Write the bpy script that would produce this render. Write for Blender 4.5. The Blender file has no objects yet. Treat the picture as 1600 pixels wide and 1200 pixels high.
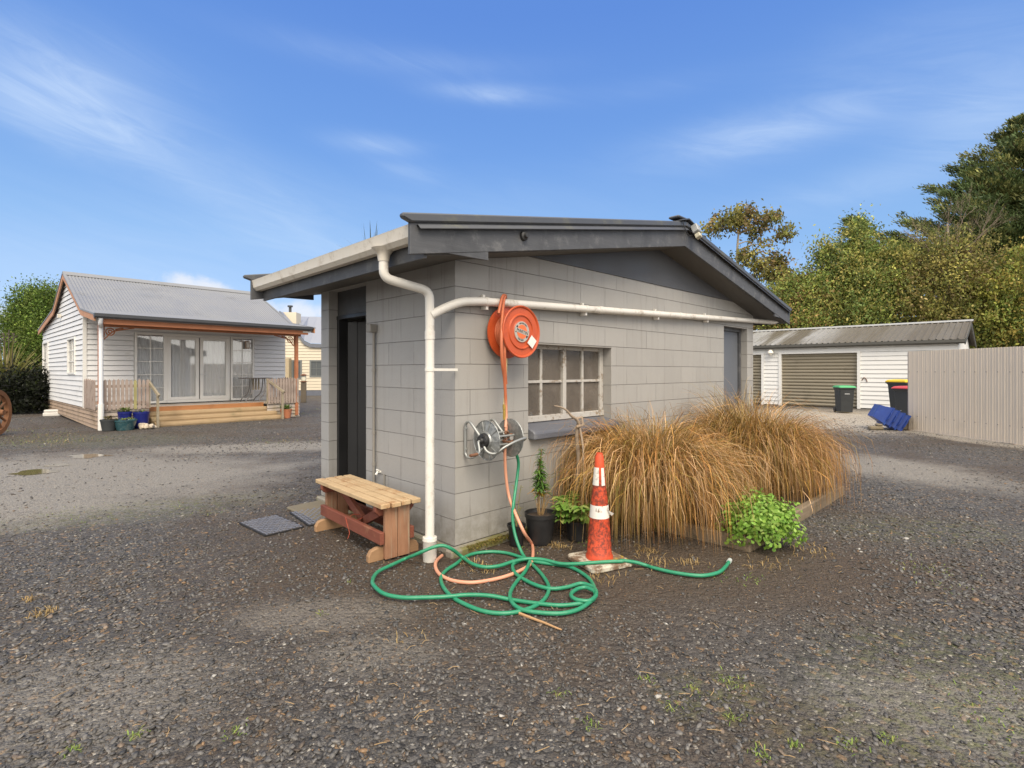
import bpy, math, random
import numpy as np
from mathutils import Vector, Matrix
random.seed(7); rng = np.random.default_rng(7)
PI = math.pi; R_ = math.radians
scene = bpy.context.scene; COL = scene.collection
F, V0, H = 817.3, 580.0, 1.395          # focal length (px of the 1600 px photo), horizon row, eye height
def at(u, v, z=0.0):                     # a point at height z seen at photo pixel u,v
    Y = F*(H-z)/(v-V0); return Vector(((u-800)/F*Y, Y, z))
def pt(u, v, Y): return Vector(((u-800)/F*Y, Y, H-(v-V0)*Y/F))

# ------------------------------------------------------------------ mesh helpers
class MB:
    def __init__(s): s.v=[]; s.f=[]; s.uv={}; s.col=[]
    def add(s, vs, fs, uvs=None):
        n=len(s.v); s.v += [tuple(p) for p in vs]
        for i,f in enumerate(fs):
            if uvs: s.uv[len(s.f)] = uvs[i]
            s.f.append(tuple(k+n for k in f))
        return s
    def box(s,x0,x1,y0,y1,z0,z1,M=None):
        vs=[Vector(p) for p in [(x0,y0,z0),(x1,y0,z0),(x1,y1,z0),(x0,y1,z0),(x0,y0,z1),(x1,y0,z1),(x1,y1,z1),(x0,y1,z1)]]
        if M: vs=[M@p for p in vs]
        return s.add(vs,[(0,3,2,1),(4,5,6,7),(0,1,5,4),(1,2,6,5),(2,3,7,6),(3,0,4,7)])
    def bar(s,p,q,w,h,up=(0,0,1),ext=0):
        p=Vector(p);q=Vector(q);d=(q-p).normalized();p=p-d*ext;q=q+d*ext
        up=Vector(up); x=d.cross(up)
        if x.length<1e-4: x=d.cross(Vector((1,0,0)))
        x.normalize(); y=x.cross(d).normalized()
        vs=[]
        for c in (p,q):
            for a,b in ((-1,-1),(1,-1),(1,1),(-1,1)): vs.append(c+x*(a*w/2)+y*(b*h/2))
        return s.add(vs,[(3,2,1,0),(4,5,6,7),(0,1,5,4),(1,2,6,5),(2,3,7,6),(3,0,4,7)])
    def prism(s,poly,axis,a,b):          # poly in the two other axes, extruded along axis
        n=len(poly)
        def mk(p,d):
            return {'x':(d,p[0],p[1]),'y':(p[0],d,p[1]),'z':(p[0],p[1],d)}[axis]
        vs=[mk(p,a) for p in poly]+[mk(p,b) for p in poly]
        fs=[tuple(range(n)),tuple(range(2*n-1,n-1,-1))]+[(i,n+i,n+(i+1)%n,(i+1)%n) for i in range(n)]
        return s.add(vs,fs)
    def tube(s,path,r,n=10,cap=True,closed=False):
        P=[Vector(p) for p in path]; m=len(P)
        rr=r if isinstance(r,(list,tuple)) else [r]*m
        T=[]
        for i in range(m):
            a=P[i-1] if (i>0 or closed) else P[i]; b=P[(i+1)%m] if (i<m-1 or closed) else P[i]
            t=(b-a); T.append(t.normalized() if t.length>1e-9 else Vector((0,0,1)))
        x=T[0].orthogonal().normalized(); vs=[]
        for i in range(m):
            x=(x-T[i]*x.dot(T[i])); 
            if x.length<1e-6: x=T[i].orthogonal()
            x.normalize(); y=T[i].cross(x)
            for k in range(n):
                a=2*PI*k/n; vs.append(P[i]+(x*math.cos(a)+y*math.sin(a))*rr[i])
        fs=[]
        for i in range(m if closed else m-1):
            j=(i+1)%m
            for k in range(n): fs.append((i*n+k,i*n+(k+1)%n,j*n+(k+1)%n,j*n+k))
        if cap and not closed: fs+= [tuple(range(n-1,-1,-1)),tuple(range((m-1)*n,m*n))]
        return s.add(vs,fs)
    def lathe(s,prof,c=(0,0,0),M=None,n=32,a0=0,a1=2*PI):   # prof: (r,z) list round local z
        full=abs(a1-a0-2*PI)<1e-6; cols=n if full else n+1; vs=[];c=Vector(c)
        for r,z in prof:
            for k in range(cols):
                a=a0+(a1-a0)*k/n; p=Vector((r*math.cos(a),r*math.sin(a),z))
                vs.append((M@p if M else p)+c)
        fs=[]
        for i in range(len(prof)-1):
            for k in range(n):
                k2=(k+1)%cols; fs.append((i*cols+k,i*cols+k2,(i+1)*cols+k2,(i+1)*cols+k))
        return s.add(vs,fs)
    def build(s,name,mat,parent=None,smooth=None,bevel=0,loc=None):
        me=bpy.data.meshes.new(name); me.from_pydata(s.v,[],s.f); me.update()
        if s.uv:
            ul=me.uv_layers.new(name='UVMap')
            for i,p in enumerate(me.polygons):
                if i in s.uv:
                    for k,li in enumerate(p.loop_indices): ul.data[li].uv=s.uv[i][k]
        return link(name,me,mat,parent,smooth,bevel,loc)
def link(name,me,mat,parent=None,smooth=None,bevel=0,loc=None):
    o=bpy.data.objects.new(name,me); COL.objects.link(o)
    if mat is not None: me.materials.append(mat)
    if parent: o.parent=parent
    if loc is not None: o.location=loc
    if smooth is not None:
        me.polygons.foreach_set('use_smooth',[True]*len(me.polygons))
        if smooth<180: me.set_sharp_from_angle(angle=R_(smooth))
    if bevel:
        b=o.modifiers.new('bevel','BEVEL'); b.width=bevel; b.segments=1; b.limit_method='ANGLE'; b.angle_limit=R_(40)
    return o
def tag(o,label=None,cat=None,group=None,kind=None):
    if label: o['label']=label
    if cat: o['category']=cat
    if group: o['group']=group
    if kind: o['kind']=kind
    return o
def empty(name,loc,rz=0,label=None,cat=None,group=None):
    o=bpy.data.objects.new(name,None); COL.objects.link(o); o.location=loc; o.rotation_euler=(0,0,rz); o.empty_display_size=.2
    return tag(o,label,cat,group)
def catmull(P,k=6,closed=False):
    P=[Vector(p) for p in P]; out=[]; m=len(P)
    for i in range(m if closed else m-1):
        g=lambda j: P[j%m] if closed else P[max(0,min(m-1,j))]
        a,b,c,d=g(i-1),g(i),g(i+1),g(i+2)
        for q in range(k):
            t=q/k; out.append(.5*((2*b)+(c-a)*t+(2*a-5*b+4*c-d)*t*t+(3*b-a-3*c+d)*t**3))
    if not closed: out.append(P[-1])
    return out
def np_mesh(name,verts,quads,mat,parent=None,cols=None,tri=False):
    me=bpy.data.meshes.new(name); k=3 if tri else 4; n=len(quads)
    me.vertices.add(len(verts)); me.vertices.foreach_set('co',np.asarray(verts,np.float32).ravel())
    me.loops.add(n*k); me.loops.foreach_set('vertex_index',np.asarray(quads,np.int32).ravel())
    me.polygons.add(n); me.polygons.foreach_set('loop_start',np.arange(0,n*k,k,dtype=np.int32))
    if cols is not None:
        ca=me.color_attributes.new('Col','FLOAT_COLOR','POINT')
        c=np.ones((len(verts),4),np.float32); c[:,:3]=cols; ca.data.foreach_set('color',c.ravel())
    me.update(calc_edges=True)
    return link(name,me,mat,parent)
# ------------------------------------------------------------------ material helpers
class NT:
    def __init__(s,name):
        s.m=bpy.data.materials.new(name); s.m.use_nodes=True; s.t=s.m.node_tree; s.t.nodes.clear()
        s.out=s.n('ShaderNodeOutputMaterial')
    def n(s,ty,**kw):
        x=s.t.nodes.new(ty)
        for k,v in kw.items():
            if k in x.inputs: s.set(x.inputs[k],v)
            else: setattr(x,k,v)
        return x
    def set(s,sock,v):
        if isinstance(v,bpy.types.NodeSocket): s.t.links.new(v,sock)
        else:
            if sock.type=='RGBA' and not hasattr(v,'__len__'): v=(v,v,v,1)
            elif sock.type=='RGBA' and len(v)==3: v=(*v,1)
            sock.default_value=v
    def coord(s,which='Object'): return s.n('ShaderNodeTexCoord').outputs[which]
    def map(s,vec,scale=(1,1,1),rot=(0,0,0),loc=(0,0,0)):
        x=s.n('ShaderNodeMapping'); s.set(x.inputs['Vector'],vec); x.inputs['Scale'].default_value=scale; x.inputs['Rotation'].default_value=rot; x.inputs['Location'].default_value=loc
        return x.outputs[0]
    def noise(s,vec,scale,detail=4,rough=.55,dist=0):
        x=s.n('ShaderNodeTexNoise'); s.set(x.inputs['Vector'],vec); s.set(x.inputs['Scale'],scale); s.set(x.inputs['Detail'],detail); s.set(x.inputs['Roughness'],rough); s.set(x.inputs['Distortion'],dist)
        return x.outputs['Fac']
    def vor(s,vec,scale,feature='F1',out='Distance'):
        x=s.n('ShaderNodeTexVoronoi',feature=feature); s.set(x.inputs['Vector'],vec); s.set(x.inputs['Scale'],scale); return x.outputs[out]
    def math(s,op,a,b=None,c=None,clamp=False):
        x=s.n('ShaderNodeMath',operation=op,use_clamp=clamp); s.set(x.inputs[0],a)
        if b is not None: s.set(x.inputs[1],b)
        if c is not None: s.set(x.inputs[2],c)
        return x.outputs[0]
    def ramp(s,fac,a,b,lo=0.,hi=1.):        # smooth map range
        x=s.n('ShaderNodeMapRange',interpolation_type='SMOOTHSTEP'); s.set(x.inputs[0],fac); s.set(x.inputs[1],a); s.set(x.inputs[2],b); s.set(x.inputs[3],lo); s.set(x.inputs[4],hi); return x.outputs[0]
    def mix(s,fac,a,b,mode='MIX'):
        x=s.n('ShaderNodeMix',data_type='RGBA',blend_type=mode); s.set(x.inputs[0],fac); s.set(x.inputs[6],a); s.set(x.inputs[7],b); return x.outputs[2]
    def bump(s,h,dist=.01,strength=1.,nrm=None):
        x=s.n('ShaderNodeBump'); s.set(x.inputs['Height'],h); x.inputs['Distance'].default_value=dist; x.inputs['Strength'].default_value=strength
        if nrm is not None: s.set(x.inputs['Normal'],nrm)
        return x.outputs[0]
    def pbr(s,col,rough=.7,metal=0.,nrm=None,spec=.5,**kw):
        x=s.n('ShaderNodeBsdfPrincipled'); s.set(x.inputs['Base Color'],col); s.set(x.inputs['Roughness'],rough); s.set(x.inputs['Metallic'],metal); s.set(x.inputs['Specular IOR Level'],spec)
        if nrm is not None: s.set(x.inputs['Normal'],nrm)
        for k,v in kw.items(): s.set(x.inputs[k],v)
        return x.outputs[0]
    def done(s,sh): s.t.links.new(sh,s.out.inputs['Surface']); return s.m
def plain(name,c,rough=.6,metal=0.,var=.25,vs=6.,bump=.0,bs=60.,spec=.5,dirt=None,dirts=3.,dlo=.55,dhi=.75,stretch=(1,1,1)):
    t=NT(name); co=t.map(t.coord(),scale=stretch); c=tuple(c)
    n1=t.noise(co,vs,5,.6)
    col=t.mix(n1,tuple(max(0,x*(1-var)) for x in c),tuple(min(1,x*(1+var)) for x in c))
    if dirt: col=t.mix(t.ramp(t.noise(co,dirts,6,.7),dlo,dhi),col,dirt)
    nrm=t.bump(t.noise(co,bs,4,.6),bump) if bump else None
    return t.done(t.pbr(col,t.ramp(n1,.2,.8,max(.05,rough-.12),min(1,rough+.1)),metal,nrm,spec))
def wood(name,c1,c2,axis='x',rough=.8,scale=8.,dirt=None,paint=None,plo=.45,phi=.6,bump=.003):
    t=NT(name); st={'x':(.08,1,1),'y':(1,.08,1),'z':(1,1,.08)}[axis]
    co=t.map(t.coord(),scale=st); g=t.noise(co,scale*6,6,.65,.6); k=t.noise(t.coord(),scale*.5,3,.5)
    col=t.mix(g,c1,c2); col=t.mix(t.ramp(k,.45,.75,0,.45),col,tuple(x*.55 for x in c1))
    if paint: col=t.mix(t.ramp(t.noise(co,scale*1.3,5,.7),plo,phi),col,paint)
    if dirt: col=t.mix(t.ramp(t.noise(t.coord(),scale*.7,5,.7),.5,.75),col,dirt)
    return t.done(t.pbr(col,rough,0,t.bump(g,bump)))
def leafmat(name,trans=.35,rough=.5,tint=(1,1,1)):
    t=NT(name); a=t.n('ShaderNodeAttribute',attribute_name='Col').outputs['Color']
    if tint!=(1,1,1): a=t.mix(1.,a,tint,'MULTIPLY')
    d=t.pbr(a,rough,0,None,.3); tr=t.n('ShaderNodeBsdfTranslucent'); t.set(tr.inputs['Color'],a)
    mx=t.n('ShaderNodeMixShader'); mx.inputs[0].default_value=trans; t.t.links.new(d,mx.inputs[1]); t.t.links.new(tr.outputs[0],mx.inputs[2])
    return t.done(mx.outputs[0])

# ------------------------------------------------------------------ camera, world, sun
cam=bpy.data.cameras.new('camera'); camo=bpy.data.objects.new('camera',cam); COL.objects.link(camo)
camo.location=(0,0,H); camo.rotation_euler=(PI/2,0,0); cam.sensor_width=36; cam.lens=F/1600*36; cam.shift_y=-20/1600; cam.clip_end=2000; cam.clip_start=.05
scene.camera=camo
scene.view_settings.view_transform='Standard'; scene.view_settings.look='None'; scene.view_settings.gamma=1; scene.view_settings.use_curve_mapping=False
scene.view_settings.exposure=0.83
SUN=Vector((.15,-.62,.74)).normalized()
SUN_STRENGTH, SKY_STRENGTH = 2.2, .085
w=bpy.data.worlds.new('World'); scene.world=w; w.use_nodes=True
class WT(NT):
    def __init__(s): s.t=w.node_tree; s.t.nodes.clear(); s.out=s.n('ShaderNodeOutputWorld')
t=WT()
sky=t.n('ShaderNodeTexSky',sky_type='NISHITA'); sky.sun_disc=False; sky.sun_elevation=math.asin(SUN.z); sky.sun_rotation=math.atan2(SUN.x,SUN.y); sky.air_density=1.; sky.dust_density=.4; sky.ozone_density=1.6; sky.altitude=10
gen=t.coord('Generated'); sp=t.n('ShaderNodeSeparateXYZ'); t.set(sp.inputs[0],gen); sx,sy,sz=sp.outputs
az=t.math('ARCTAN2',sx,sy); el=t.math('ARCSINE',sz)
cb=t.n('ShaderNodeCombineXYZ'); t.set(cb.inputs[0],az); t.set(cb.inputs[1],el); ae=cb.outputs[0]
warp=t.noise(ae,3.,4,.5); 
cb2=t.n('ShaderNodeCombineXYZ'); t.set(cb2.inputs[0],t.math('MULTIPLY',az,2.2)); t.set(cb2.inputs[1],t.math('MULTIPLY_ADD',az,2.6,t.math('MULTIPLY',el,11.)))
streak=t.noise(cb2.outputs[0],2.2,7,.62,1.1)
puff=t.noise(ae,16.,6,.6,.3)
def blob(u,v,ru,rv,slope=0.):
    X=(u-800)/F; Z=(V0-v)/F; a=math.atan2(X,1); e=math.atan2(Z,math.hypot(X,1)); ra=ru/F*math.cos(a)**2; re=rv/F*math.cos(a)*math.cos(e)**2
    da=t.math('SUBTRACT',az,a); de=t.math('SUBTRACT',el,e); de=t.math('MULTIPLY_ADD',da,-slope,de)
    q=t.math('ADD',t.math('POWER',t.math('DIVIDE',da,ra),2),t.math('POWER',t.math('DIVIDE',de,re),2))
    return t.math('EXPONENT',t.math('MULTIPLY',q,-1.))
acc=None
for u,v,ru,rv,sl,k in [(90,150,150,60,-.1,.62),(40,178,180,34,-.35,.32),(230,240,190,34,-.48,.24),(400,305,230,60,-.42,.30),(120,90,200,60,0,.22),(765,147,85,15,-.03,.5),(585,226,70,16,0,.42),(640,268,50,14,-.1,.25),(1200,207,190,36,.05,.6),(1570,150,170,70,.1,.5),(1370,285,220,34,.1,.28),(620,95,200,22,0,.2),(1000,140,120,20,0,.1),(1450,60,220,60,0,.2),(470,385,300,30,-.1,.22),(150,400,300,60,0,.25),(760,330,300,60,0,.12)]:
    b=t.math('MULTIPLY',blob(u,v,ru,rv,sl),k); acc=b if acc is None else t.math('ADD',acc,b)
wis=t.math('MULTIPLY',acc,t.ramp(streak,.2,.8,.30,.85),clamp=True)
acc=None
for u,v,ru,rv in [(292,448,62,24),(340,462,40,14),(470,488,75,24),(4,520,30,46),(1262,446,34,22),(1230,470,40,20)]:
    b=blob(u,v,ru,rv); acc=b if acc is None else t.math('ADD',acc,b)
cum=t.ramp(t.math('MULTIPLY_ADD',puff,1.3,t.math('MULTIPLY',acc,.55)),.80,1.28,0,.9); cum=t.math('MULTIPLY',cum,t.ramp(acc,.12,.5))
base=t.mix(1.,sky.outputs[0],(.62,.86,1.25),'MULTIPLY')
cr=t.n('ShaderNodeValToRGB'); t.set(cr.inputs[0],t.math('DIVIDE',el,PI/2)); e_=cr.color_ramp.elements
stops=[(0.,(4.4,5.2,6.4)),(.07,(3.2,4.4,6.1)),(.144,(2.0,3.5,5.75)),(.245,(1.25,2.6,5.5)),(.38,(.88,2.0,5.2)),(1.,(.6,1.6,4.8))]
while len(e_)<len(stops): e_.new(.5)
for q,(pos,cc) in zip(e_,stops): q.position=pos; q.color=(*[x/8 for x in cc],1)
grad=t.n('ShaderNodeVectorMath',operation='SCALE'); t.set(grad.inputs[0],cr.outputs[0]); grad.inputs['Scale'].default_value=8.
WHITE=(4.6,5.6,7.0)
c=t.mix(.8,base,grad.outputs[0]); c=t.mix(wis,c,WHITE); c=t.mix(cum,c,(5.6,5.9,6.5))
fill_cloud=t.math('MAXIMUM',t.ramp(sy,.12,-.3),t.ramp(el,.72,1.05))     # unseen bright cloud added behind the camera and overhead for soft neutral light
fill_cloud=t.math('MULTIPLY',fill_cloud,t.ramp(t.noise(gen,3.2,6,.6,.4),.30,.52,.35,1.))
c=t.mix(fill_cloud,c,(11.5,11.0,10.2))
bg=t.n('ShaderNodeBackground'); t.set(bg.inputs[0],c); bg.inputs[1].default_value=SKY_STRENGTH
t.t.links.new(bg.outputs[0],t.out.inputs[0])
sl=bpy.data.lights.new('sun','SUN'); sl.energy=SUN_STRENGTH; sl.angle=R_(38); sl.color=(1,.88,.72); so=bpy.data.objects.new('sun',sl); COL.objects.link(so)
so.rotation_euler=SUN.to_track_quat('Z','Y').to_euler()
# ------------------------------------------------------------------ ground
def gmask(t,co,x,y,rx,ry,rot=0.):
    m=t.map(co,rot=(0,0,0),loc=(-x,-y,0)); m=t.map(m,rot=(0,0,-rot),scale=(1,1,1)); m=t.map(m,scale=(1/rx,1/ry,0))
    x=t.n('ShaderNodeVectorMath',operation='LENGTH'); t.set(x.inputs[0],m)
    return x.outputs['Value']
t=NT('gravel'); co=t.coord()
big=t.noise(co,.55,5,.6); mid=t.noise(co,2.3,5,.65); fine=t.noise(co,14.,6,.7)
wob=t.math('MULTIPLY_ADD',mid,1.1,t.math('MULTIPLY_ADD',fine,.5,-.85))
def region(x,y,rx,ry,rot=0.,soft=.6):
    return t.ramp(t.math('ADD',gmask(t,co,x,y,rx,ry,rot),wob),1.+soft*.5,1.-soft,0,1)
def union(*a):
    r=a[0]
    for b in a[1:]: r=t.math('MAXIMUM',r,b)
    return r
def cellcol(scale,lo,hi):
    v=t.n('ShaderNodeTexVoronoi'); t.set(v.inputs['Vector'],co); v.inputs['Scale'].default_value=scale
    s=t.n('ShaderNodeSeparateColor'); t.set(s.inputs[0],v.outputs['Color'])
    return t.mix(s.outputs[0],lo,hi),v.outputs['Distance'],s.outputs[1]
c1,d1,r1=cellcol(38.,(.024,.023,.023),(.112,.105,.098)); c2,d2,r2=cellcol(95.,(.030,.027,.025),(.108,.096,.085))
stone=t.mix(t.ramp(mid,.42,.62),c1,c2)
stone=t.mix(t.ramp(r1,.93,.96,0,.8),stone,(.20,.13,.07)); stone=t.mix(t.ramp(r2,.965,.98,0,.8),stone,(.42,.39,.33))
soilc=t.mix(fine,(.032,.023,.016),(.100,.070,.045))
soilm=union(region(-.35,3.75,1.9,1.25),region(1.6,3.7,1.9,.8),region(-1.2,4.5,.9,.8,.8),t.ramp(t.math('MULTIPLY_ADD',fine,.3,big),.60,.78,0,.75))
siltm=union(region(-5.8,7.0,3.2,1.9,-.25),region(-6.5,5.4,2.2,1.2,.2),region(-4.6,6.5,2.4,.7,.75),region(-5.2,5.2,1.6,1.0,.4),region(-4.5,9.6,2.6,.7,.2),region(5.5,7.6,1.0,1.5,.2),t.math('MULTIPLY',union(region(-1.9,2.25,.7,.4),region(-1.1,3.0,.5,.25),region(1.85,2.15,.6,.35),region(-.7,2.6,.35,.2)),.45))
mossm=union(region(-3.6,5.3,1.4,.5,.5),region(2.2,2.4,.8,.5),region(3.6,4.6,.9,.5),region(-8.6,10.6,2.4,1.2),region(1.8,2.0,.9,.3),region(.9,2.25,.3,.2))
shellm=union(region(9.6,15.6,3.6,4.0,-.4,.5),region(9.4,10.6,.5,2.4,.1))
col=t.mix(t.math('MULTIPLY',soilm,t.ramp(d2,.15,.5,.55,1.)),stone,soilc)
silt=t.mix(fine,(.15,.137,.115),(.35,.322,.28))
col=t.mix(t.math('MULTIPLY',siltm,t.ramp(r2,.05,.5,.45,.95)),col,silt)
col=t.mix(t.math('MULTIPLY',mossm,t.ramp(fine,.42,.66,0,.6)),col,(.105,.115,.035))
col=t.mix(t.math('MULTIPLY',shellm,t.ramp(r2,.1,.5,.5,.95)),col,t.mix(r2,(.22,.19,.145),(.60,.53,.43)))
hgt=t.math('ADD',t.math('MULTIPLY',d1,-.9),t.math('ADD',t.math('MULTIPLY',d2,-.45),t.math('MULTIPLY',fine,.8)))
nrm=t.bump(hgt,.02,.9); nrm=t.bump(mid,.05,.6,nrm)
gravelm=t.done(t.pbr(col,t.ramp(fine,.3,.7,.55,.85),0,nrm,.45))
tag(MB().add([(-260,-30,0),(260,-30,0),(260,500,0),(-260,500,0)],[(0,1,2,3)]).build('ground',gravelm),kind='structure')
# puddles
t=NT('puddle water'); pudm=t.done(t.pbr(t.mix(t.noise(t.coord(),6.),(.10,.075,.035),(.15,.12,.07)),.08,0,None,.5))
for (u,v,rx,ry) in [(52,738,.26,.10),(138,713,.30,.10),(90,727,.16,.05)]:
    c=at(u,v); mb=MB(); n=28
    mb.add([(c.x,c.y,.004)]+[(c.x+rx*(1+.25*math.sin(3*a+u)+.15*math.sin(5*a))*math.cos(a),c.y+ry*2.2*(1+.2*math.sin(2*a+v))*math.sin(a),.004) for a in [2*PI*k/n for k in range(n)]],[(0,1+k,1+(k+1)%n) for k in range(n)])
    tag(mb.build('puddle',pudm),kind='structure')

# loose stones: flat basalt chips, one mesh
def fractal(x,y,seed=0):
    r=np.random.default_rng(seed); s=np.zeros_like(x)
    for k in range(14):
        a=r.uniform(0,2*PI); fq=r.uniform(.6,5.5); s+=np.sin((x*np.cos(a)+y*np.sin(a))*fq*1.0+r.uniform(0,6.3))/ (fq**.45)
    return s/ s.std()
A=np.array([-.43758,4.0184]); TH=R_(44.36); RV=np.array([math.cos(TH),math.sin(TH)]); LV=np.array([-math.sin(TH),math.cos(TH)])
def build_stones():
    ico=[]; g=(1+5**.5)/2
    for a,b in ((1,g),(-1,g),(1,-g),(-1,-g)): ico+= [(0,a,b),(a,b,0),(b,0,a)]
    ico=np.array(ico)/np.linalg.norm([0,1,g])
    tris=[]
    for i in range(12):
        for j in range(i+1,12):
            for k in range(j+1,12):
                if max(np.linalg.norm(ico[i]-ico[j]),np.linalg.norm(ico[j]-ico[k]),np.linalg.norm(ico[i]-ico[k]))<1.1:
                    n=np.cross(ico[j]-ico[i],ico[k]-ico[i]); tris.append((i,j,k) if n@ico[i]>0 else (i,k,j))
    tris=np.array(tris)
    xs=[];ys=[];sz=[]
    for y0,y1,den,s0,s1 in [(1.5,2.6,1500,.006,.0165),(2.6,4.2,1050,.007,.019),(4.2,7,520,.009,.021),(7,11,190,.011,.024),(11,16,55,.014,.028)]:
        hw=1.25*y1+.4; n=int(den*(y1-y0)*2*hw); x=rng.uniform(-hw,hw,n); y=rng.uniform(y0,y1,n)
        k=np.abs(x)<1.12*y+.5; x=x[k];y=y[k]
        f=fractal(x,y,3)+.5*fractal(x*3,y*3,4)
        # less in the worn soil by the hoses and on the silt tracks
        def el(cx,cy,rx,ry,rot=0):
            dx=x-cx;dy=y-cy;c,s=math.cos(rot),math.sin(rot); return np.exp(-(((dx*c+dy*s)/rx)**2+((-dx*s+dy*c)/ry)**2))
        bare=.9*el(-.35,3.75,1.6,.9)+.8*el(1.5,3.75,1.6,.55)+1.1*el(-5.5,7,2.6,1.5,-.25)+1.*el(-4.6,6.5,2.2,.7,.75)+.9*el(5.5,7.6,1.,1.5,.2)+1.0*el(-1.9,2.25,.5,.25)+.7*el(-1.1,3.,.4,.2)+.8*el(1.9,2.15,.5,.25)+.9*el(9.6,15.6,3.6,4,-.4)
        heavy=.8*el(-2.6,2.6,1.1,1.1)+.9*el(3.2,3.1,1.5,1.1)+.6*el(-1.6,1.9,.9,.4)+.6*el(.3,1.9,1.2,.4)
        p=np.clip(.62+.30*f-bare*.85+heavy*.5,.07,1.); keep=rng.random(len(x))<p; x=x[keep];y=y[keep]; hv=heavy[keep]
        d=np.stack([x,y],1)-A; s=d@RV; l=d@LV
        k=~((s>-.06)&(s<5.9)&(l>-.1)&(l<2.4)); x=x[k];y=y[k];hv=hv[k]
        xs.append(x);ys.append(y); sz.append((s0+(s1-s0)*rng.beta(1.3,3.2,len(x)))*(1+.35*np.clip(hv,0,1)))
    x=np.concatenate(xs);y=np.concatenate(ys);sz=np.concatenate(sz); n=len(x)
    V=ico[None]*rng.uniform(.6,1.25,(n,12,1)); V=V*(np.stack([rng.uniform(.8,1.5,n),rng.uniform(.6,1.0,n),rng.uniform(.3,.62,n)],1)*sz[:,None])[:,None,:]
    a=rng.uniform(0,2*PI,n); tx=rng.normal(0,.28,n); ty=rng.normal(0,.28,n)
    c,s_=np.cos(a)[:,None],np.sin(a)[:,None]
    X=V[:,:,0]*c-V[:,:,1]*s_; Y=V[:,:,0]*s_+V[:,:,1]*c; Z=V[:,:,2]+X*tx[:,None]+Y*ty[:,None]
    P=np.stack([X+x[:,None],Y+y[:,None],Z+(sz*.14)[:,None]],2).reshape(-1,3)
    T=(tris[None]+12*np.arange(n)[:,None,None]).reshape(-1,3)
    b=rng.beta(1.6,3.0,n)[:,None]; base=np.array([.032,.031,.030])*(1-b)+np.array([.215,.200,.182])*b
    w_=rng.random(n)[:,None]; base=np.where(w_<.16,base*np.array([1.25,1.0,.78]),base)
    u=rng.random(n)[:,None]; base=np.where(u<.012,np.array([.23,.14,.07]),base); base=np.where(u>.994,np.array([.42,.40,.36]),base)
    cols=np.repeat(base,12,0)
    t=NT('basalt chip'); a_=t.n('ShaderNodeAttribute',attribute_name='Col').outputs['Color']
    nz=t.noise(t.coord(),160.,3,.6); m=t.done(t.pbr(t.mix(t.ramp(nz,.35,.7,0,.4),a_,(.02,.02,.02)),t.ramp(nz,.3,.7,.42,.7),0,None,.5))
    o=np_mesh('gravel_stones',P,T,m,None,cols,tri=True); tag(o,'loose dark basalt chips scattered over the gravel yard','gravel',kind='stuff')
    # fine crumbs between the chips
    ys=[];xs=[]
    for y0,y1,den in ((1.55,2.4,2600),(2.4,3.6,2300),(3.6,5.2,1200)):
        hw=1.15*y1+.4; q=int(den*(y1-y0)*2*hw); xs.append(rng.uniform(-hw,hw,q)); ys.append(rng.uniform(y0,y1,q))
    x=np.concatenate(xs);y=np.concatenate(ys); d=np.stack([x,y],1)-A; s=d@RV; l=d@LV; k=~((s>-.06)&(s<5.9)&(l>-.1)&(l<2.4))&(rng.random(len(x))<np.clip(.6+.3*fractal(x*2,y*2,8),.1,1)); x=x[k];y=y[k]; n2=len(x)
    oc=np.array([(1,0,0),(-1,0,0),(0,1,0),(0,-1,0),(0,0,1.)]); ot=np.array([(0,2,4),(2,1,4),(1,3,4),(3,0,4)])
    sz=rng.uniform(.0022,.0058,n2); V=oc[None]*rng.uniform(.6,1.3,(n2,5,1))*sz[:,None,None]; a=rng.uniform(0,6.28,n2); c=np.cos(a)[:,None]; s_=np.sin(a)[:,None]
    P=np.stack([V[:,:,0]*c-V[:,:,1]*s_+x[:,None],V[:,:,0]*s_+V[:,:,1]*c+y[:,None],V[:,:,2]*.8+.001],2).reshape(-1,3); T=(ot[None]+5*np.arange(n2)[:,None,None]).reshape(-1,3)
    b=rng.beta(1.4,2.6,n2)[:,None]; base=np.array([.024,.020,.017])*(1-b)+np.array([.20,.165,.125])*b; u=rng.random(n2)[:,None]; base=np.where(u<.05,np.array([.26,.15,.07]),base)
    tag(np_mesh('grit',P,T,m,None,np.repeat(base,5,0),tri=True),'fine brown grit and crumbs between the basalt chips','grit',kind='stuff'); return n+n2
print('stones',build_stones())

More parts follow.
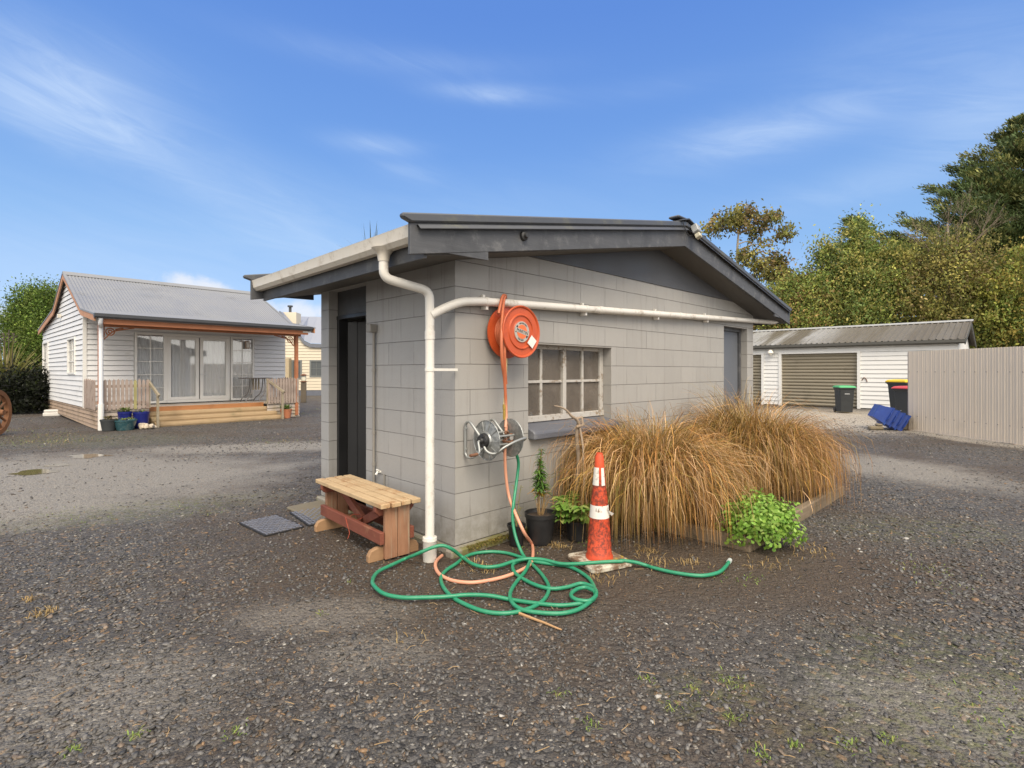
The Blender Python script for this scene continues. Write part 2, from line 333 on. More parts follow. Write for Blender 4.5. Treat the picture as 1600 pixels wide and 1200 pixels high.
# ------------------------------------------------------------------ block shed
shed=empty('block_shed',(A[0],A[1],0),TH,'small grey painted concrete block shed with dark trim and low gable roof','shed')
def SW(s,t_,z): p=A+s*RV+t_*LV; return Vector((p[0],p[1],z))      # shed frame -> world
ZB=.05; S1,T1,TK=5.83,2.345,.19; SL=.186; AP=3.02; EV=.62; OV=.33
def soff(s): return 2.25+SL*s if s<AP else 2.25+SL*AP-SL*(s-AP)*(AP/(S1-AP))
def blockmat(name,ca,cb,off):
    t=NT(name); uv=t.map(t.coord('UV'),loc=(off,-ZB,0)); b=t.n('ShaderNodeTexBrick',offset=.5); t.set(b.inputs['Vector'],uv)
    b.inputs['Scale'].default_value=1; b.inputs['Brick Width'].default_value=.4; b.inputs['Row Height'].default_value=.2; b.inputs['Mortar Size'].default_value=.0028; b.inputs['Mortar Smooth'].default_value=.5; b.inputs['Bias'].default_value=0
    t.set(b.inputs['Color1'],(.40,.40,.40,1)); t.set(b.inputs['Color2'],(.6,.6,.6,1)); t.set(b.inputs['Mortar'],(.5,.5,.5,1))
    bf=t.n('ShaderNodeSeparateColor'); t.set(bf.inputs[0],b.outputs['Color']); mort=b.outputs['Fac']
    n1=t.noise(uv,2.2,5,.6); n2=t.noise(uv,60.,4,.65); n3=t.noise(uv,9.,5,.65)
    s=t.n('ShaderNodeSeparateXYZ'); t.set(s.inputs[0],uv); frac=t.math('FRACT',t.math('MULTIPLY',s.outputs[1],5.))
    isrow=t.math('MAXIMUM',t.ramp(frac,.06,.0,0,1),t.ramp(frac,.94,1.,0,1))
    gap=t.math('MULTIPLY',mort,t.math('MAXIMUM',isrow,t.ramp(t.noise(uv,3.1,3),.42,.60,.12,.8)))
    col=t.mix(n1,ca,cb); col=t.mix(t.ramp(bf.outputs[0],.4,.6,0,.22),col,tuple(x*.80 for x in ca))
    col=t.mix(t.ramp(n3,.55,.8,0,.18),col,(.40,.38,.35))
    pk=t.noise(uv,28.,3,.5); col=t.mix(t.ramp(pk,.76,.80,0,.5),col,(.12,.115,.11))
    stk=t.noise(t.map(uv,scale=(14,.7,1)),1.,5,.6); col=t.mix(t.ramp(stk,.52,.78,0,.34),col,(.17,.155,.135))
    low=t.ramp(s.outputs[1],.0,.42,1.,0); col=t.mix(t.math('MULTIPLY',low,t.ramp(n3,.3,.65,.05,.6)),col,(.16,.145,.11))
    col=t.mix(t.math('MULTIPLY',gap,.7),col,(.13,.12,.11))
    h=t.math('MULTIPLY_ADD',gap,-1.,t.math('MULTIPLY_ADD',n2,.16,t.math('MULTIPLY',bf.outputs[0],.35)))
    return t.done(t.pbr(col,t.ramp(n3,.3,.7,.5,.68),0,t.bump(h,.011,.9),.4))
M_BL=blockmat('block paint cool lit',(.33,.322,.310),(.385,.377,.362),.03); M_BG=blockmat('block paint',(.325,.312,.290),(.375,.362,.338),.25)  # one wall paint; the side copy has its cooler light tinted in
def wall(name,mat,plane,L,z0,z1,holes,parent,thick=TK,sgn=1):
    """wall on a plane of the shed frame; holes=(a0,a1,z0,z1); plane 'gable': s along, outer face t=0; plane 'side': t along, outer face s=0"""
    xs=sorted({0.,L,*[h[0] for h in holes],*[h[1] for h in holes]}); zs=sorted({z0,z1,*[h[2] for h in holes],*[h[3] for h in holes]})
    xs=[x for x in xs if 0<=x<=L]; zs=[z for z in zs if z0<=z<=z1]
    mb=MB(); P=(lambda a,d,z:(a,d,z)) if plane=='gable' else (lambda a,d,z:(d,a,z))
    inh=lambda a,z: any(h[0]<a<h[1] and h[2]<z<h[3] for h in holes)
    for i in range(len(xs)-1):
        for j in range(len(zs)-1):
            a,b,c,d=xs[i],xs[i+1],zs[j],zs[j+1]
            if inh((a+b)/2,(c+d)/2): continue
            for dep in (0,thick): mb.add([P(a,dep,c),P(b,dep,c),P(b,dep,d),P(a,dep,d)],[(0,1,2,3)],[[(a,c),(b,c),(b,d),(a,d)]])
    for a0,a1,c,d in holes+[(0,L,z0,z1)]:
        for a in (a0,a1): mb.add([P(a,0,c),P(a,thick,c),P(a,thick,d),P(a,0,d)],[(0,1,2,3)],[[(a,c),(a+thick,c),(a+thick,d),(a,d)]])
        for z in (c,d): mb.add([P(a0,0,z),P(a1,0,z),P(a1,thick,z),P(a0,thick,z)],[(0,1,2,3)],[[(a0,z+.05),(a1,z+.05),(a1,z+.15),(a0,z+.15)]])
    return mb.build(name,mat,parent)
WIN=(.81,2.06,.80,1.65); DOORG=(4.782,5.60,ZB,2.035); DOORS=(1.368,2.162,ZB,2.245)
wall('wall',M_BG,'gable',S1,ZB,2.40,[WIN,DOORG],shed)
w_=wall('wall',M_BL,'side',T1-TK,ZB,2.28,[(DOORS[0]-TK,DOORS[1]-TK,DOORS[2],DOORS[3]-.001)],shed); w_.location=(0,TK,0)
# end face of the gable wall on the side plane is drawn in the cooler-lit side copy of the paint
mb=MB(); mb.add([(-.002,0,ZB),(-.002,TK,ZB),(-.002,TK,2.28),(-.002,0,2.28)],[(0,1,2,3)],[[(0,ZB),(TK,ZB),(TK,2.28),(0,2.28)]]); mb.build('wall_return',M_BL,shed)
mb=MB(); mb.box(TK,S1,T1-TK,T1,ZB,2.40); mb.box(S1-TK,S1,TK,T1-TK,ZB,2.28); mb.build('rear_wall',M_BG,shed)
M_DK=wood('dark grey paint',(.060,.062,.067),(.098,.100,.106),'x',.6,9.,dirt=(.15,.15,.15),bump=.002)
M_DKY=wood('dark grey paint along',(.060,.062,.067),(.098,.100,.106),'y',.6,9.,dirt=(.14,.14,.14),bump=.002)
M_PANEL=plain('gable panel paint',(.085,.087,.094),.6,var=.12,vs=2.5,bump=.0006,bs=80)
M_SOF=plain('soffit sheet',(.105,.098,.088),.7,var=.12,vs=1.5,dirt=(.13,.10,.07),dirts=1.5)
M_CONC=plain('concrete',(.26,.24,.20),.9,var=.25,vs=8,bump=.004,bs=30,dirt=(.15,.14,.05),dirts=4,dlo=.45,dhi=.62)
M_FLOOR=plain('slab concrete',(.22,.21,.19),.9,var=.2,bump=.002)
M_PVC=plain('aged white pvc',(.70,.67,.61),.38,var=.06,vs=5,dirt=(.40,.35,.27),dirts=7,dlo=.52,dhi=.78)
M_PVCG=plain('cream pvc gutter',(.70,.65,.56),.4,var=.06,vs=3,dirt=(.38,.32,.24),dirts=6,dlo=.52,dhi=.78)
mb=MB(); mb.box(-.10,S1+.02,-.09,0,-.1,.052); mb.box(-.06,0,0,T1,-.1,.045); mb.build('foundation',M_CONC,shed,bevel=.012)
MB().box(.0,S1,.0,T1,-.05,.045).build('floor',M_FLOOR,shed)
MB().prism([(-.42,1.30),(-.02,1.30),(-.02,2.25),(-.42,2.22)],'z',-.1,.02).build('step',plain('step concrete',(.17,.145,.10),.9,var=.2,bump=.004,dirt=(.2,.15,.09),dirts=5),shed,bevel=.01)
# gable infill
pl=[(.30,2.40),(S1-.28,2.40)]+[(S1-.28,soff(S1-.28)+.03),(AP,soff(AP)+.03),(.30,soff(.30)+.03)]
pl=[(.55,2.402),(S1-.5,2.402),(S1-.5,soff(S1-.5)+.05),(AP,soff(AP)+.03),(.55,soff(.55)+.05)]
MB().prism(pl,'y',-.012,.10).build('gable_panel',M_PANEL,shed)
# soffit, roof, trim
sE=S1+EV; f0,f1=-OV,T1+OV
mb=MB()
for a,b in ((-EV+.125,AP),(AP,sE-.125)):
    mb.prism([(a,soff(a)),(b,soff(b)),(b,soff(b)+.012),(a,soff(a)+.012)],'y',f0+.03,f1-.03)
mb.build('soffit',M_SOF,shed)
RT=.24                                   # soffit to roof sheet
def ribsheet(xa,za,xb,zb,y0,y1,pitch,amp,prof):  # ribs run from (xa,za) to (xb,zb); profile repeats along y
    mb=MB(); ys=[];hs=[]; y=y0
    n=max(1,int((y1-y0)/pitch))
    for k in range(n+1):
        for fr,hh in prof:
            yy=y0+(k+fr)*pitch
            if yy<=y1: ys.append(yy);hs.append(hh*amp)
    d=Vector((xb-xa,0,zb-za)).normalized(); nn=Vector((-d.z,0,d.x)); 
    if nn.z<0: nn=-nn
    vs=[];m=len(ys)
    for (x,z) in ((xa,za),(xb,zb)):
        for q in (0,-.004):
            for yy,hh in zip(ys,hs): vs.append((x+nn.x*(hh+q),yy,z+nn.z*(hh+q)))
    fs=[]
    for i in range(m-1):
        fs.append((i,i+1,2*m+i+1,2*m+i)); fs.append((m+i,3*m+i,3*m+i+1,m+i+1)); fs.append((i,m+i,m+i+1,i+1)); fs.append((2*m+i,2*m+i+1,3*m+i+1,3*m+i))
    return mb.add(vs,fs)
M_ROOF=plain('dark roof steel',(.075,.078,.085),.42,.0,var=.15,vs=4,dirt=(.12,.12,.09),dirts=4)
TRAP=[(0,0),(.12,1),(.30,1),(.42,0)]
za=lambda s: soff(s)+RT
ribsheet(-EV+.05,za(-EV+.05)-.07,AP,za(AP)-.07,f0-.04,f1+.04,.19,.028,TRAP).build('roof',M_ROOF,shed)
ribsheet(sE-.03,za(sE-.03)-.07,AP,za(AP)-.07,f0-.04,f1+.04,.19,.028,TRAP).build('roof',M_ROOF,shed)
mb=MB(); mb.prism([(AP-.16,za(AP-.16)+.035),(AP,za(AP)+.045),(AP+.16,za(AP+.16)+.035),(AP+.16,za(AP+.16)+.045),(AP,za(AP)+.058),(AP-.16,za(AP-.16)+.045)],'y',f0-.05,f1+.05); mb.build('ridge_cap',M_ROOF,shed)
for y0,y1 in ((f0,f0+.03),(f1-.03,f1)):
    for a,b in ((-EV,AP-.0015),(sE,AP+.0015)):
        bot=lambda s: soff(s)-.008
        MB().prism([(a,bot(a)+.018),(b,bot(b)),(b,za(b)-.02),(a,za(a)-.02)],'y',y0,y1).build('barge_board',M_DK,shed,bevel=.003)
        e=-.022 if y0<0 else .022
        MB().prism([(a+(-.07 if a<0 else .03),za(a+(-.07 if a<0 else .03))+.005),(a,za(a)-.028),(b,za(b)-.028),(b,za(b)+.03),(a+(-.07 if a<0 else .03),za(a+(-.07 if a<0 else .03))+.034)],'y',min(y0+e,y0),max(y1+e,y1)-.004).build('barge_flashing',M_ROOF,shed,bevel=.01)
    zr=2.205
    MB().prism([(-EV+.01,zr-.01),(.05,zr),(.05,soff(.05)+.02),(-EV+.01,soff(-EV)+.06)],'y',y0+.003,y1-.003).build('eave_return',M_DK,shed)
    MB().prism([(sE-.01,zr+.015),(S1-.02,zr+.015),(S1-.02,soff(S1-.02)+.02),(sE-.01,soff(sE)+.06)],'y',y0+.003,y1-.003).build('eave_return',M_DK,shed)
zf=soff(-EV+.13)
MB().box(-EV+.122,-EV+.147,f0+.03,f1-.03,zf-.015,zf+.19).build('fascia',M_DKY,shed)
MB().box(sE-.147,sE-.122,f0+.03,f1-.03,zf-.015,zf+.17).build('fascia',M_DKY,shed)
def gutter(x0,sg,y0,y1,zt,mat,name='gutter',parent=shed,wd=.11,dp=.105):
    pr=[(0,zt),(0,zt-dp*.75),(sg*.02,zt-dp),(sg*.07,zt-dp),(sg*.1,zt-dp*.72),(sg*wd,zt-.012),(sg*(wd+.004),zt),(sg*(wd-.012),zt)]
    pr+= [(sg*(wd-.012),zt-.02),(sg*.09,zt-dp*.66),(sg*.065,zt-dp+.01),(sg*.02,zt-dp+.01),(sg*.006,zt-.06),(sg*.006,zt)]
    mb=MB(); mb.prism([(x0+a,b) for a,b in pr],'y',y0,y1)
    for yy in (y0,y1): mb.prism([(x0+a,b) for a,b in pr[:7]],'y',yy-.002,yy+.002)
    return mb.build(name,mat,parent,smooth=35)
gutter(-EV+.12,-1,f0+.034,f1-.004,2.345,M_PVCG); gutter(sE-.12,1,f0+.035,f1-.03,2.345,M_ROOF)
# downpipe
def elbow(P,r=.07,k=5):
    P=[Vector(p) for p in P]; out=[P[0]]
    for i in range(1,len(P)-1):
        a=(P[i-1]-P[i]); b=(P[i+1]-P[i]); ra=min(r,a.length*.45); rb=min(r,b.length*.45); p=P[i]+a.normalized()*ra; q=P[i]+b.normalized()*rb
        for j in range(k+1):
            s=j/k; out.append(p*(1-s)**2+P[i]*2*s*(1-s)+q*s*s)
    out.append(P[-1]); return out
og=(-EV+.06,.10); dp=(-.235,.0)
mb=MB(); mb.tube(elbow([(*og,2.28),(*og,2.055),(dp[0],dp[1]+.005,1.985),(*dp,1.80),(*dp,.10)],.06),.034,16)
dpo=mb.build('downpipe',M_PVC,shed,smooth=50)
MB().lathe([(.036,2.235),(.037,2.17)],(*og,0),n=20).add([],[]).build('outlet',M_PVCG,dpo,smooth=50)
MB().lathe([(.085,2.262),(.062,2.24),(.045,2.215),(.038,2.17)],(*og,0),n=20).build('outlet_flare',M_PVCG,dpo,smooth=60)
MB().lathe([(.034,.175),(.052,.175),(.054,.15),(.050,.145),(.050,-.05)],(*dp,0),n=24).build('collar',M_PVC,dpo,smooth=40)
MB().lathe([(.034,1.69),(.0375,1.69),(.0375,1.63),(.034,1.63)],(*dp,0),n=20).build('socket',M_PVC,dpo,smooth=40)
mb=MB(); mb.lathe([(.034,1.418),(.038,1.418),(.038,1.395),(.034,1.395)],(*dp,0),n=20); mb.box(dp[0],-.002,dp[1]-.036,dp[1]-.030,1.397,1.416); mb.build('strap',M_PVC,dpo)
# long drain pipe along the gable
mb=MB(); pth=elbow([(dp[0],dp[1]-.01,1.805),(-.13,-.03,1.865),(.01,-.062,1.925),(.22,-.062,1.945),(S1,-.062,2.165),(S1+.14,-.07,2.168),(S1+.40,-.19,2.165),(S1+.53,-.25,2.25)],.07)
dr=MB().tube(pth,.034,16).build('drain_pipe',M_PVC,shed,smooth=50)
for s in (.27,1.55,2.9,4.15):
    zc=1.945+(2.165-1.945)*(s-.22)/(S1-.22)
    mb=MB(); mb.tube([(s-.02,-.062,zc-.0008),(s+.02,-.062,zc+.0008)],.037,16); mb.box(s-.012,s+.012,-.068,-.004,zc-.062,zc-.034); mb.box(s-.012,s+.012,-.030,-.004,zc+.034,zc+.06); mb.build('bracket',M_PVC,dr,smooth=40)
for s in (1.78,3.4):
    zc=1.945+(2.165-1.945)*(s-.22)/(S1-.22); MB().tube([(s-.035,-.062,zc-.0014),(s+.035,-.062,zc+.0014)],.0375,16).build('coupling',M_PVC,dr,smooth=40)
# conduit, tap
M_COND=plain('painted conduit',(.25,.235,.21),.6,var=.12)
mb=MB(); mb.tube([(-.022,1.185,1.76),(-.022,1.185,.10)],.0135,10); co_=mb.build('conduit',M_COND,shed,smooth=50)
MB().box(-.075,-.002,1.155,1.235,1.755,1.83).build('junction_box',M_COND,co_,bevel=.006)
for z in (1.42,.84,.55): MB().lathe([(.0135,z),(.018,z),(.018,z-.03),(.0135,z-.03)],(-.022,1.185,0),n=10).build('clip',M_COND,co_)
mb=MB(); mb.tube([(0,1.10,.47),(-.03,1.10,.475),(-.05,1.10,.45)],.012,8); mb.tube([(-.03,1.08,.49),(-.03,1.12,.49)],.009,6); mb.build('tap',plain('white tap',(.7,.68,.62),.4),shed,smooth=50)
MB().tube([(-.012,1.02,.46),(-.012,1.02,.12)],.008,8).build('water_pipe',M_COND,shed,smooth=50)
# side doorway: head panel, frame, open door
M_BLK=plain('charcoal door paint',(.014,.014,.015),.5,var=.2,vs=3)
MB().box(.10,.13,DOORS[0],DOORS[1],1.985,2.25).build('door_head_panel',plain('head panel paint',(.055,.056,.058),.6,var=.12),shed)
mb=MB(); mb.box(.09,.19,DOORS[1]-.045,DOORS[1],ZB,1.985); mb.box(.09,.19,DOORS[0],DOORS[0]+.04,ZB,1.985); mb.box(.085,.19,DOORS[0],DOORS[1],1.945,1.985); mb.build('door_frame',M_BLK,shed,bevel=.003)
ds=MB(); 
for k in range(6): ds.box(.0,.038,-.70+k*.117,-.70+k*.117+.112,0,1.87)
ds.box(.004,.034,-.70,.0,0,1.87)
d=ds.build('door',M_BLK,shed,bevel=.004); d.location=(.185,DOORS[1]-.05,ZB+.01); d.rotation_euler=(0,0,R_(38))
mb=MB(); mb.tube([(-.05,-.64,.95),(-.05,-.64,1.05)],.01,8); mb.bar((0,-.64,.96),(-.05,-.64,.96),.012,.012); mb.bar((0,-.64,1.04),(-.05,-.64,1.04),.012,.012); mb.build('handle',plain('handle steel',(.25,.25,.25),.3,1.),d)
# gable door
M_BLUE=plain('blue grey door paint',(.125,.135,.155),.55,var=.15,vs=5,dirt=(.2,.2,.2),dirts=6,dlo=.6,dhi=.8)
d=MB().box(DOORG[0]+.04,DOORG[1]-.04,.125,.165,ZB+.01,1.99).build('door',M_BLUE,shed); 
mb=MB(); mb.box(DOORG[1]-.05,DOORG[1],.09,.17,ZB,2.035); mb.box(DOORG[0],DOORG[0]+.05,.09,.17,ZB,2.035); mb.box(DOORG[0]+.05,DOORG[1]-.05,.092,.17,1.985,2.035); mb.build('door_frame',M_DK,shed,bevel=.003)
mb=MB(); mb.lathe([(.0,-.04),(.022,-.035),(.026,-.02),(.012,-.01),(.012,0)],(DOORG[1]-.12,.125,1.0),Matrix.Rotation(-PI/2,3,'X'),n=12); mb.build('door_knob',plain('knob',(.5,.45,.35),.3,1.),d,smooth=60)
# window
M_WF=plain('peeling white timber',(.44,.42,.385),.7,var=.15,vs=10,bump=.002,dirt=(.24,.19,.14),dirts=16,dlo=.52,dhi=.62)
wz0,wz1=.93,1.65; wy=.10
wr=MB(); wr.box(WIN[0],WIN[1],wy-.01,wy+.06,wz0,wz0+.055); wr.box(WIN[0],WIN[1],wy,wy+.06,wz1-.05,wz1); wr.box(WIN[0],WIN[0]+.05,wy+.001,wy+.061,wz0+.055,wz1-.05); wr.box(WIN[1]-.06,WIN[1],wy+.001,wy+.061,wz0+.055,wz1-.05)
wf=wr.build('window',M_WF,shed,bevel=.004)
mb=MB(); mb.box(1.395,1.445,wy-.008,wy+.05,wz0+.055,wz1-.05); mb.build('mullion',M_WF,wf,bevel=.004)
for x in (1.10,1.72): MB().box(x-.016,x+.016,wy+.008,wy+.045,wz0+.055,wz1-.05).build('glazing_bar',M_WF,wf,bevel=.003)
for a,b in ((WIN[0]+.05,1.395),(1.445,WIN[1]-.06)): MB().box(a,b,wy+.006,wy+.043,1.285,1.31).build('glazing_bar',M_WF,wf,bevel=.003)
t=NT('dusty glass'); co=t.coord(); n1=t.noise(co,5.,5,.65); g=t.n('ShaderNodeBsdfTransparent'); pr=t.pbr((.19,.165,.14),.12,0,None,.5)
mx=t.n('ShaderNodeMixShader'); t.set(mx.inputs[0],t.ramp(n1,.3,.75,.42,.75)); t.t.links.new(g.outputs[0],mx.inputs[1]); t.t.links.new(pr,mx.inputs[2]); M_PANE=t.done(mx.outputs[0])
MB().box(WIN[0]+.05,WIN[1]-.06,wy+.024,wy+.028,wz0+.055,wz1-.05).build('pane',M_PANE,wf)
MB().box(WIN[0],WIN[1],-.006,wy,wz1-.014,wz1-.002).build('window_head',M_COND,wf)
t=NT('sill paint'); co=t.coord(); n1=t.noise(co,7.,5,.6); M_SILL=t.done(t.pbr(t.mix(t.ramp(n1,.55,.75),(.115,.12,.138),(.17,.175,.19)),.55,0,t.bump(t.noise(co,20.,4),.006)))
MB().prism([(-.075,.795),(.12,.80),(.12,.93),(.0,.895),(-.06,.868),(-.075,.852)],'x',WIN[0]+.003,WIN[1]+.04).build('window_sill',M_SILL,shed,bevel=.008)
# small fittings on the barge
mb=MB(); mb.lathe([(.0,-.05),(.018,-.05),(.022,-.03),(.036,-.022),(.038,0)],(.41,f0,2.445),Matrix.Rotation(-PI/2,3,'X').to_4x4().to_3x3(),n=18); mb.build('round_fitting',plain('black fitting',(.03,.03,.03),.5),shed,smooth=40)
fl=MB().box(-.045,.045,-.04,.035,-.05,.05).build('floodlight',plain('floodlight case',(.30,.31,.31),.4),shed,bevel=.008); fl.location=(AP+.10,f0-.075,za(AP)-.055); fl.rotation_euler=(R_(-25),R_(12),0)
MB().box(-.03,.03,-.03,.03,-.12,-.065).build('sensor',plain('sensor case',(.45,.42,.32),.5),fl,bevel=.006)
mb=MB(); mb.tube(catmull([(AP-.12,f0-.03,za(AP)+.01),(AP-.10,f0-.05,za(AP)-.08),(AP-.05,f0-.06,za(AP)-.14),(AP+.05,f0-.06,za(AP)-.13)],4),.005,6); mb.build('cable',M_BLK,shed)
MB().box(AP-.2,AP+.0,f0-.03,f0+.10,za(AP)+.035,za(AP)+.062).build('ridge_end',M_ROOF,shed,bevel=.01)
# moss on the trim and along the footing
def leaf_cloud(centers,size,cols,aspect=.55,up=.35,nrm=None):
    n=len(centers); C=np.asarray(centers,float); d=rng.normal(0,1,(n,3)); d[:,2]=np.abs(d[:,2])*up+d[:,2]*(1-up); d/=np.linalg.norm(d,axis=1)[:,None]
    e=rng.normal(0,1,(n,3)); e-=d*(e*d).sum(1)[:,None]; e/=np.linalg.norm(e,axis=1)[:,None]; g=np.cross(d,e)
    s=np.asarray(size)*np.ones(n); s=s[:,None]
    P=np.stack([C-e*s*.5,C+g*s*aspect*.5+d*s*.08,C+e*s*.5,C-g*s*aspect*.5+d*s*.08],1).reshape(-1,3)
    Q=np.arange(4*n).reshape(n,4); return P,Q,np.repeat(cols,4,0)
M_LEAF=leafmat('leaves'); M_LEAFD=leafmat('dry leaves',.25,.7)
def pal(n,*cs,var=.18):
    cs=np.array(cs); k=rng.integers(0,len(cs),n); return np.clip(cs[k]*(1+rng.normal(0,var,(n,1))),.003,1)
pts=[];
for k in range(2600):
    s=.05+.75*rng.random(); pts.append(SW(s,-.075-abs(rng.normal(0,.03)),.045+.015*rng.random()-.02*(rng.random()<.3)))
P,Q,C=leaf_cloud(pts,rng.uniform(.006,.016,len(pts)),pal(len(pts),(.20,.17,.03),(.13,.13,.03),(.24,.17,.06)))
tag(np_mesh('moss',P,Q,M_LEAFD,None,C),'yellow green moss along the shed footing','moss',kind='stuff')

# ------------------------------------------------------------------ bench
def gl(u,v,t_):                                   # pixel -> shed-frame point on the plane t
    m=(u-800)/F; B=A+t_*LV; s=(m*B[1]-B[0])/(RV[0]-m*RV[1]); Y=B[1]+s*RV[1]
    return (s,t_,H-(v-V0)*Y/F)
def glw(u,v,t_): return SW(*gl(u,v,t_))
M_SEAT=wood('sun bleached pine',(.40,.27,.14),(.60,.45,.27),'x',.75,9.,dirt=(.34,.17,.07),bump=.003)
M_RED=wood('red stained timber',(.15,.040,.022),(.24,.075,.042),'x',.7,8.,dirt=(.30,.15,.08),bump=.003)
M_REDV=wood('worn red timber',(.24,.105,.055),(.40,.22,.125),'z',.75,8.,paint=(.33,.25,.17),plo=.48,phi=.66,bump=.004)
M_FOOT=wood('bare foot timber',(.26,.14,.07),(.40,.25,.13),'y',.8,8.,bump=.003)
bp=SW(-.355,.755,0)
bench=empty('bench',bp,TH+PI/2-R_(2.5),'small slatted timber bench with red stained frame beside the downpipe','bench')
HL,HW=.61,.17; ZS=.435
for k in range(4):
    y=-HW+.0425+k*.085; e=[.0,.004,-.006,.003][k]
    b=MB().box(-HL+e,HL+e,y-.0362,y+.0362,ZS-.034,ZS).build('seat_board',M_SEAT,bench,bevel=.004)
for sx in (-1,1):
    x=sx*(HL-.075)
    for y in (-.052,.052): MB().box(x-.019+sx*.0,x+.019,y-.05,y+.05,.012,ZS-.0345).build('leg',M_REDV,bench,bevel=.004)
    MB().prism([(-.205,.0),(.215,.0),(.215,.05),(.195,.085),(.15,.10),(-.15,.10),(-.185,.085),(-.205,.05)],'x',x-sx*.02,x-sx*.065).build('foot',M_FOOT,bench,bevel=.006)
    MB().prism([(-.16,ZS-.036),(.16,ZS-.036),(.16,ZS-.075),(.13,ZS-.105),(-.13,ZS-.105),(-.16,ZS-.075)],'x',x-sx*.02,x-sx*.062).build('cleat',M_RED,bench,bevel=.004)
for y in (-.125,.125): MB().box(-HL+.06,HL-.058,y-.018,y+.018,.125,.215).build('rail',M_RED,bench,bevel=.004)
for sx in (-1,1): MB().bar((sx*.43,0,ZS-.075),(sx*.02,0,.17),.07,.036,up=(0,1,0)).build('brace',M_RED,bench,bevel=.004)
mb=MB(); P=[(.02,.15,.215),(.0,.145,.16),(-.03,.14,.10),(-.02,.15,.05)]; mb.tube(catmull(P,4),.0025,5)
mb.tube([(.02+.03*math.cos(a),.05*math.sin(a)*2.2,.20+.02*math.sin(2*a)) for a in np.linspace(0,2*PI,18)],.0028,5)
tag(mb.build('twine',plain('red twine',(.45,.09,.05),.7),None),'loose loop of thin red twine tied to the bench rail','twine'); o=bpy.data.objects['twine']; o.location=bp; o.rotation_euler=(0,0,TH+PI/2-R_(2.5))
# ------------------------------------------------------------------ rubber mats
M_RUB=plain('worn rubber',(.15,.15,.165),.42,var=.35,vs=14,spec=.6,dirt=(.16,.14,.12),dirts=9,dlo=.5,dhi=.8)
M_RUBD=plain('dark rubber',(.022,.022,.024),.7)
def mat_(s,t_,rz,label):
    r=empty('rubber_mat',SW(s,t_,0),TH+rz,label,'door mat','rubber mats by the doorway')
    L,W=.27,.165; mb=MB()
    n=11
    for k in range(n):
        x=-W+2*W*(k+.5)/n; q=13
        for j in range(q):
            y0=-L+2*L*j/q; y1=-L+2*L*(j+1)/q; dz=.004*((j+k)%2)
            mb.box(x-.0105,x+.0105,y0+.003,y1-.003,.006,.017+dz+random.uniform(0,.002))
    mb.build('links',M_RUB,r)
    mb=MB()
    for j in range(14):
        y=-L+2*L*j/13; mb.box(-W,W,y-.006,y+.006,.004,.013)
    for x in (-W,W): mb.box(x-.007,x+.007,-L,L,.004,.018)
    mb.build('wires',M_RUBD,r); return r
mat_(-.755,1.705,R_(4),'grey link rubber mat lying flat on open gravel')
mat_(-.33,1.71,R_(-5),'grey link rubber mat half hidden behind the bench')
# ------------------------------------------------------------------ traffic cone
cp=SW(.615,-.905,0); cone=empty('traffic_cone',cp,TH-R_(18),'scuffed orange traffic cone with torn white bands on a dirty square base','traffic cone')
t=NT('dirty orange plastic'); co=t.coord(); n1=t.noise(t.map(co,scale=(1,1,.45)),9.,6,.7); n2=t.noise(co,38.,5,.7)
col=t.mix(t.noise(co,5.),(.52,.050,.016),(.68,.095,.028)); z=t.n('ShaderNodeSeparateXYZ'); t.set(z.inputs[0],co)
band=t.math('MULTIPLY',t.ramp(z.outputs[2],.04,.12,0,1),t.ramp(z.outputs[2],.72,.55,0,1))
col=t.mix(t.math('MULTIPLY',t.ramp(t.math('MULTIPLY_ADD',n2,.35,n1),.46,.66,0,.82),t.math('MULTIPLY',band,t.ramp(n2,.40,.58,.15,1.))),col,(.085,.022,.014))
M_CONE=t.done(t.pbr(col,.5,0,t.bump(n2,.003)))
t=NT('mossy cone base'); co=t.coord(); n1=t.noise(co,11.,6,.7); col=t.mix(t.ramp(n1,.40,.58),(.50,.46,.37),(.16,.10,.06)); col=t.mix(t.ramp(t.noise(co,7.,4),.60,.68),col,(.55,.38,.04)); M_CB=t.done(t.pbr(col,.8,0,t.bump(n1,.006)))
t=NT('grubby white band'); co=t.coord(); n1=t.noise(co,24.,6,.75); M_BAND=t.done(t.pbr(t.mix(t.ramp(n1,.56,.66),(.72,.68,.62),(.20,.14,.10)),.5))
b=MB().prism([(-.175,-.155),(-.155,-.175),(.155,-.175),(.175,-.155),(.175,.155),(.155,.175),(-.155,.175),(-.175,.155)],'z',.003,.042).build('base',M_CB,cone,bevel=.008)
prof=[(.098,.040),(.098,.062),(.090,.075),(.073,.30),(.069,.34),(.0625,.43),(.047,.572),(.036,.70),(.031,.775),(.024,.79),(.023,.802),(.016,.802),(.016,.70)]
MB().lathe(prof,n=36).build('body',M_CONE,cone,smooth=40)
def rad(z):
    for (r0,z0),(r1,z1) in zip(prof,prof[1:]):
        if z0<=z<=z1: return r0+(r1-r0)*(z-z0)/(z1-z0)
def bandm(z0,z1,a0,a1):
    q=8; mb=MB(); mb.lathe([(rad(z0+(z1-z0)*k/q)+.0022,z0+(z1-z0)*k/q) for k in range(q+1)],n=30,a0=a0,a1=a1); return mb
b=bandm(.338,.430,0,2*PI); b.build('reflective_band',M_BAND,cone,smooth=60)
ph=-TH+R_(18)-PI/2
b=bandm(.572,.698,ph+R_(10),ph+R_(46)); b2=bandm(.572,.70,ph-R_(230),ph-R_(14)); n=len(b.v); b.v+=b2.v; b.f+= [tuple(i+n for i in f) for f in b2.f]; b.build('reflective_band',M_BAND,cone,smooth=60)
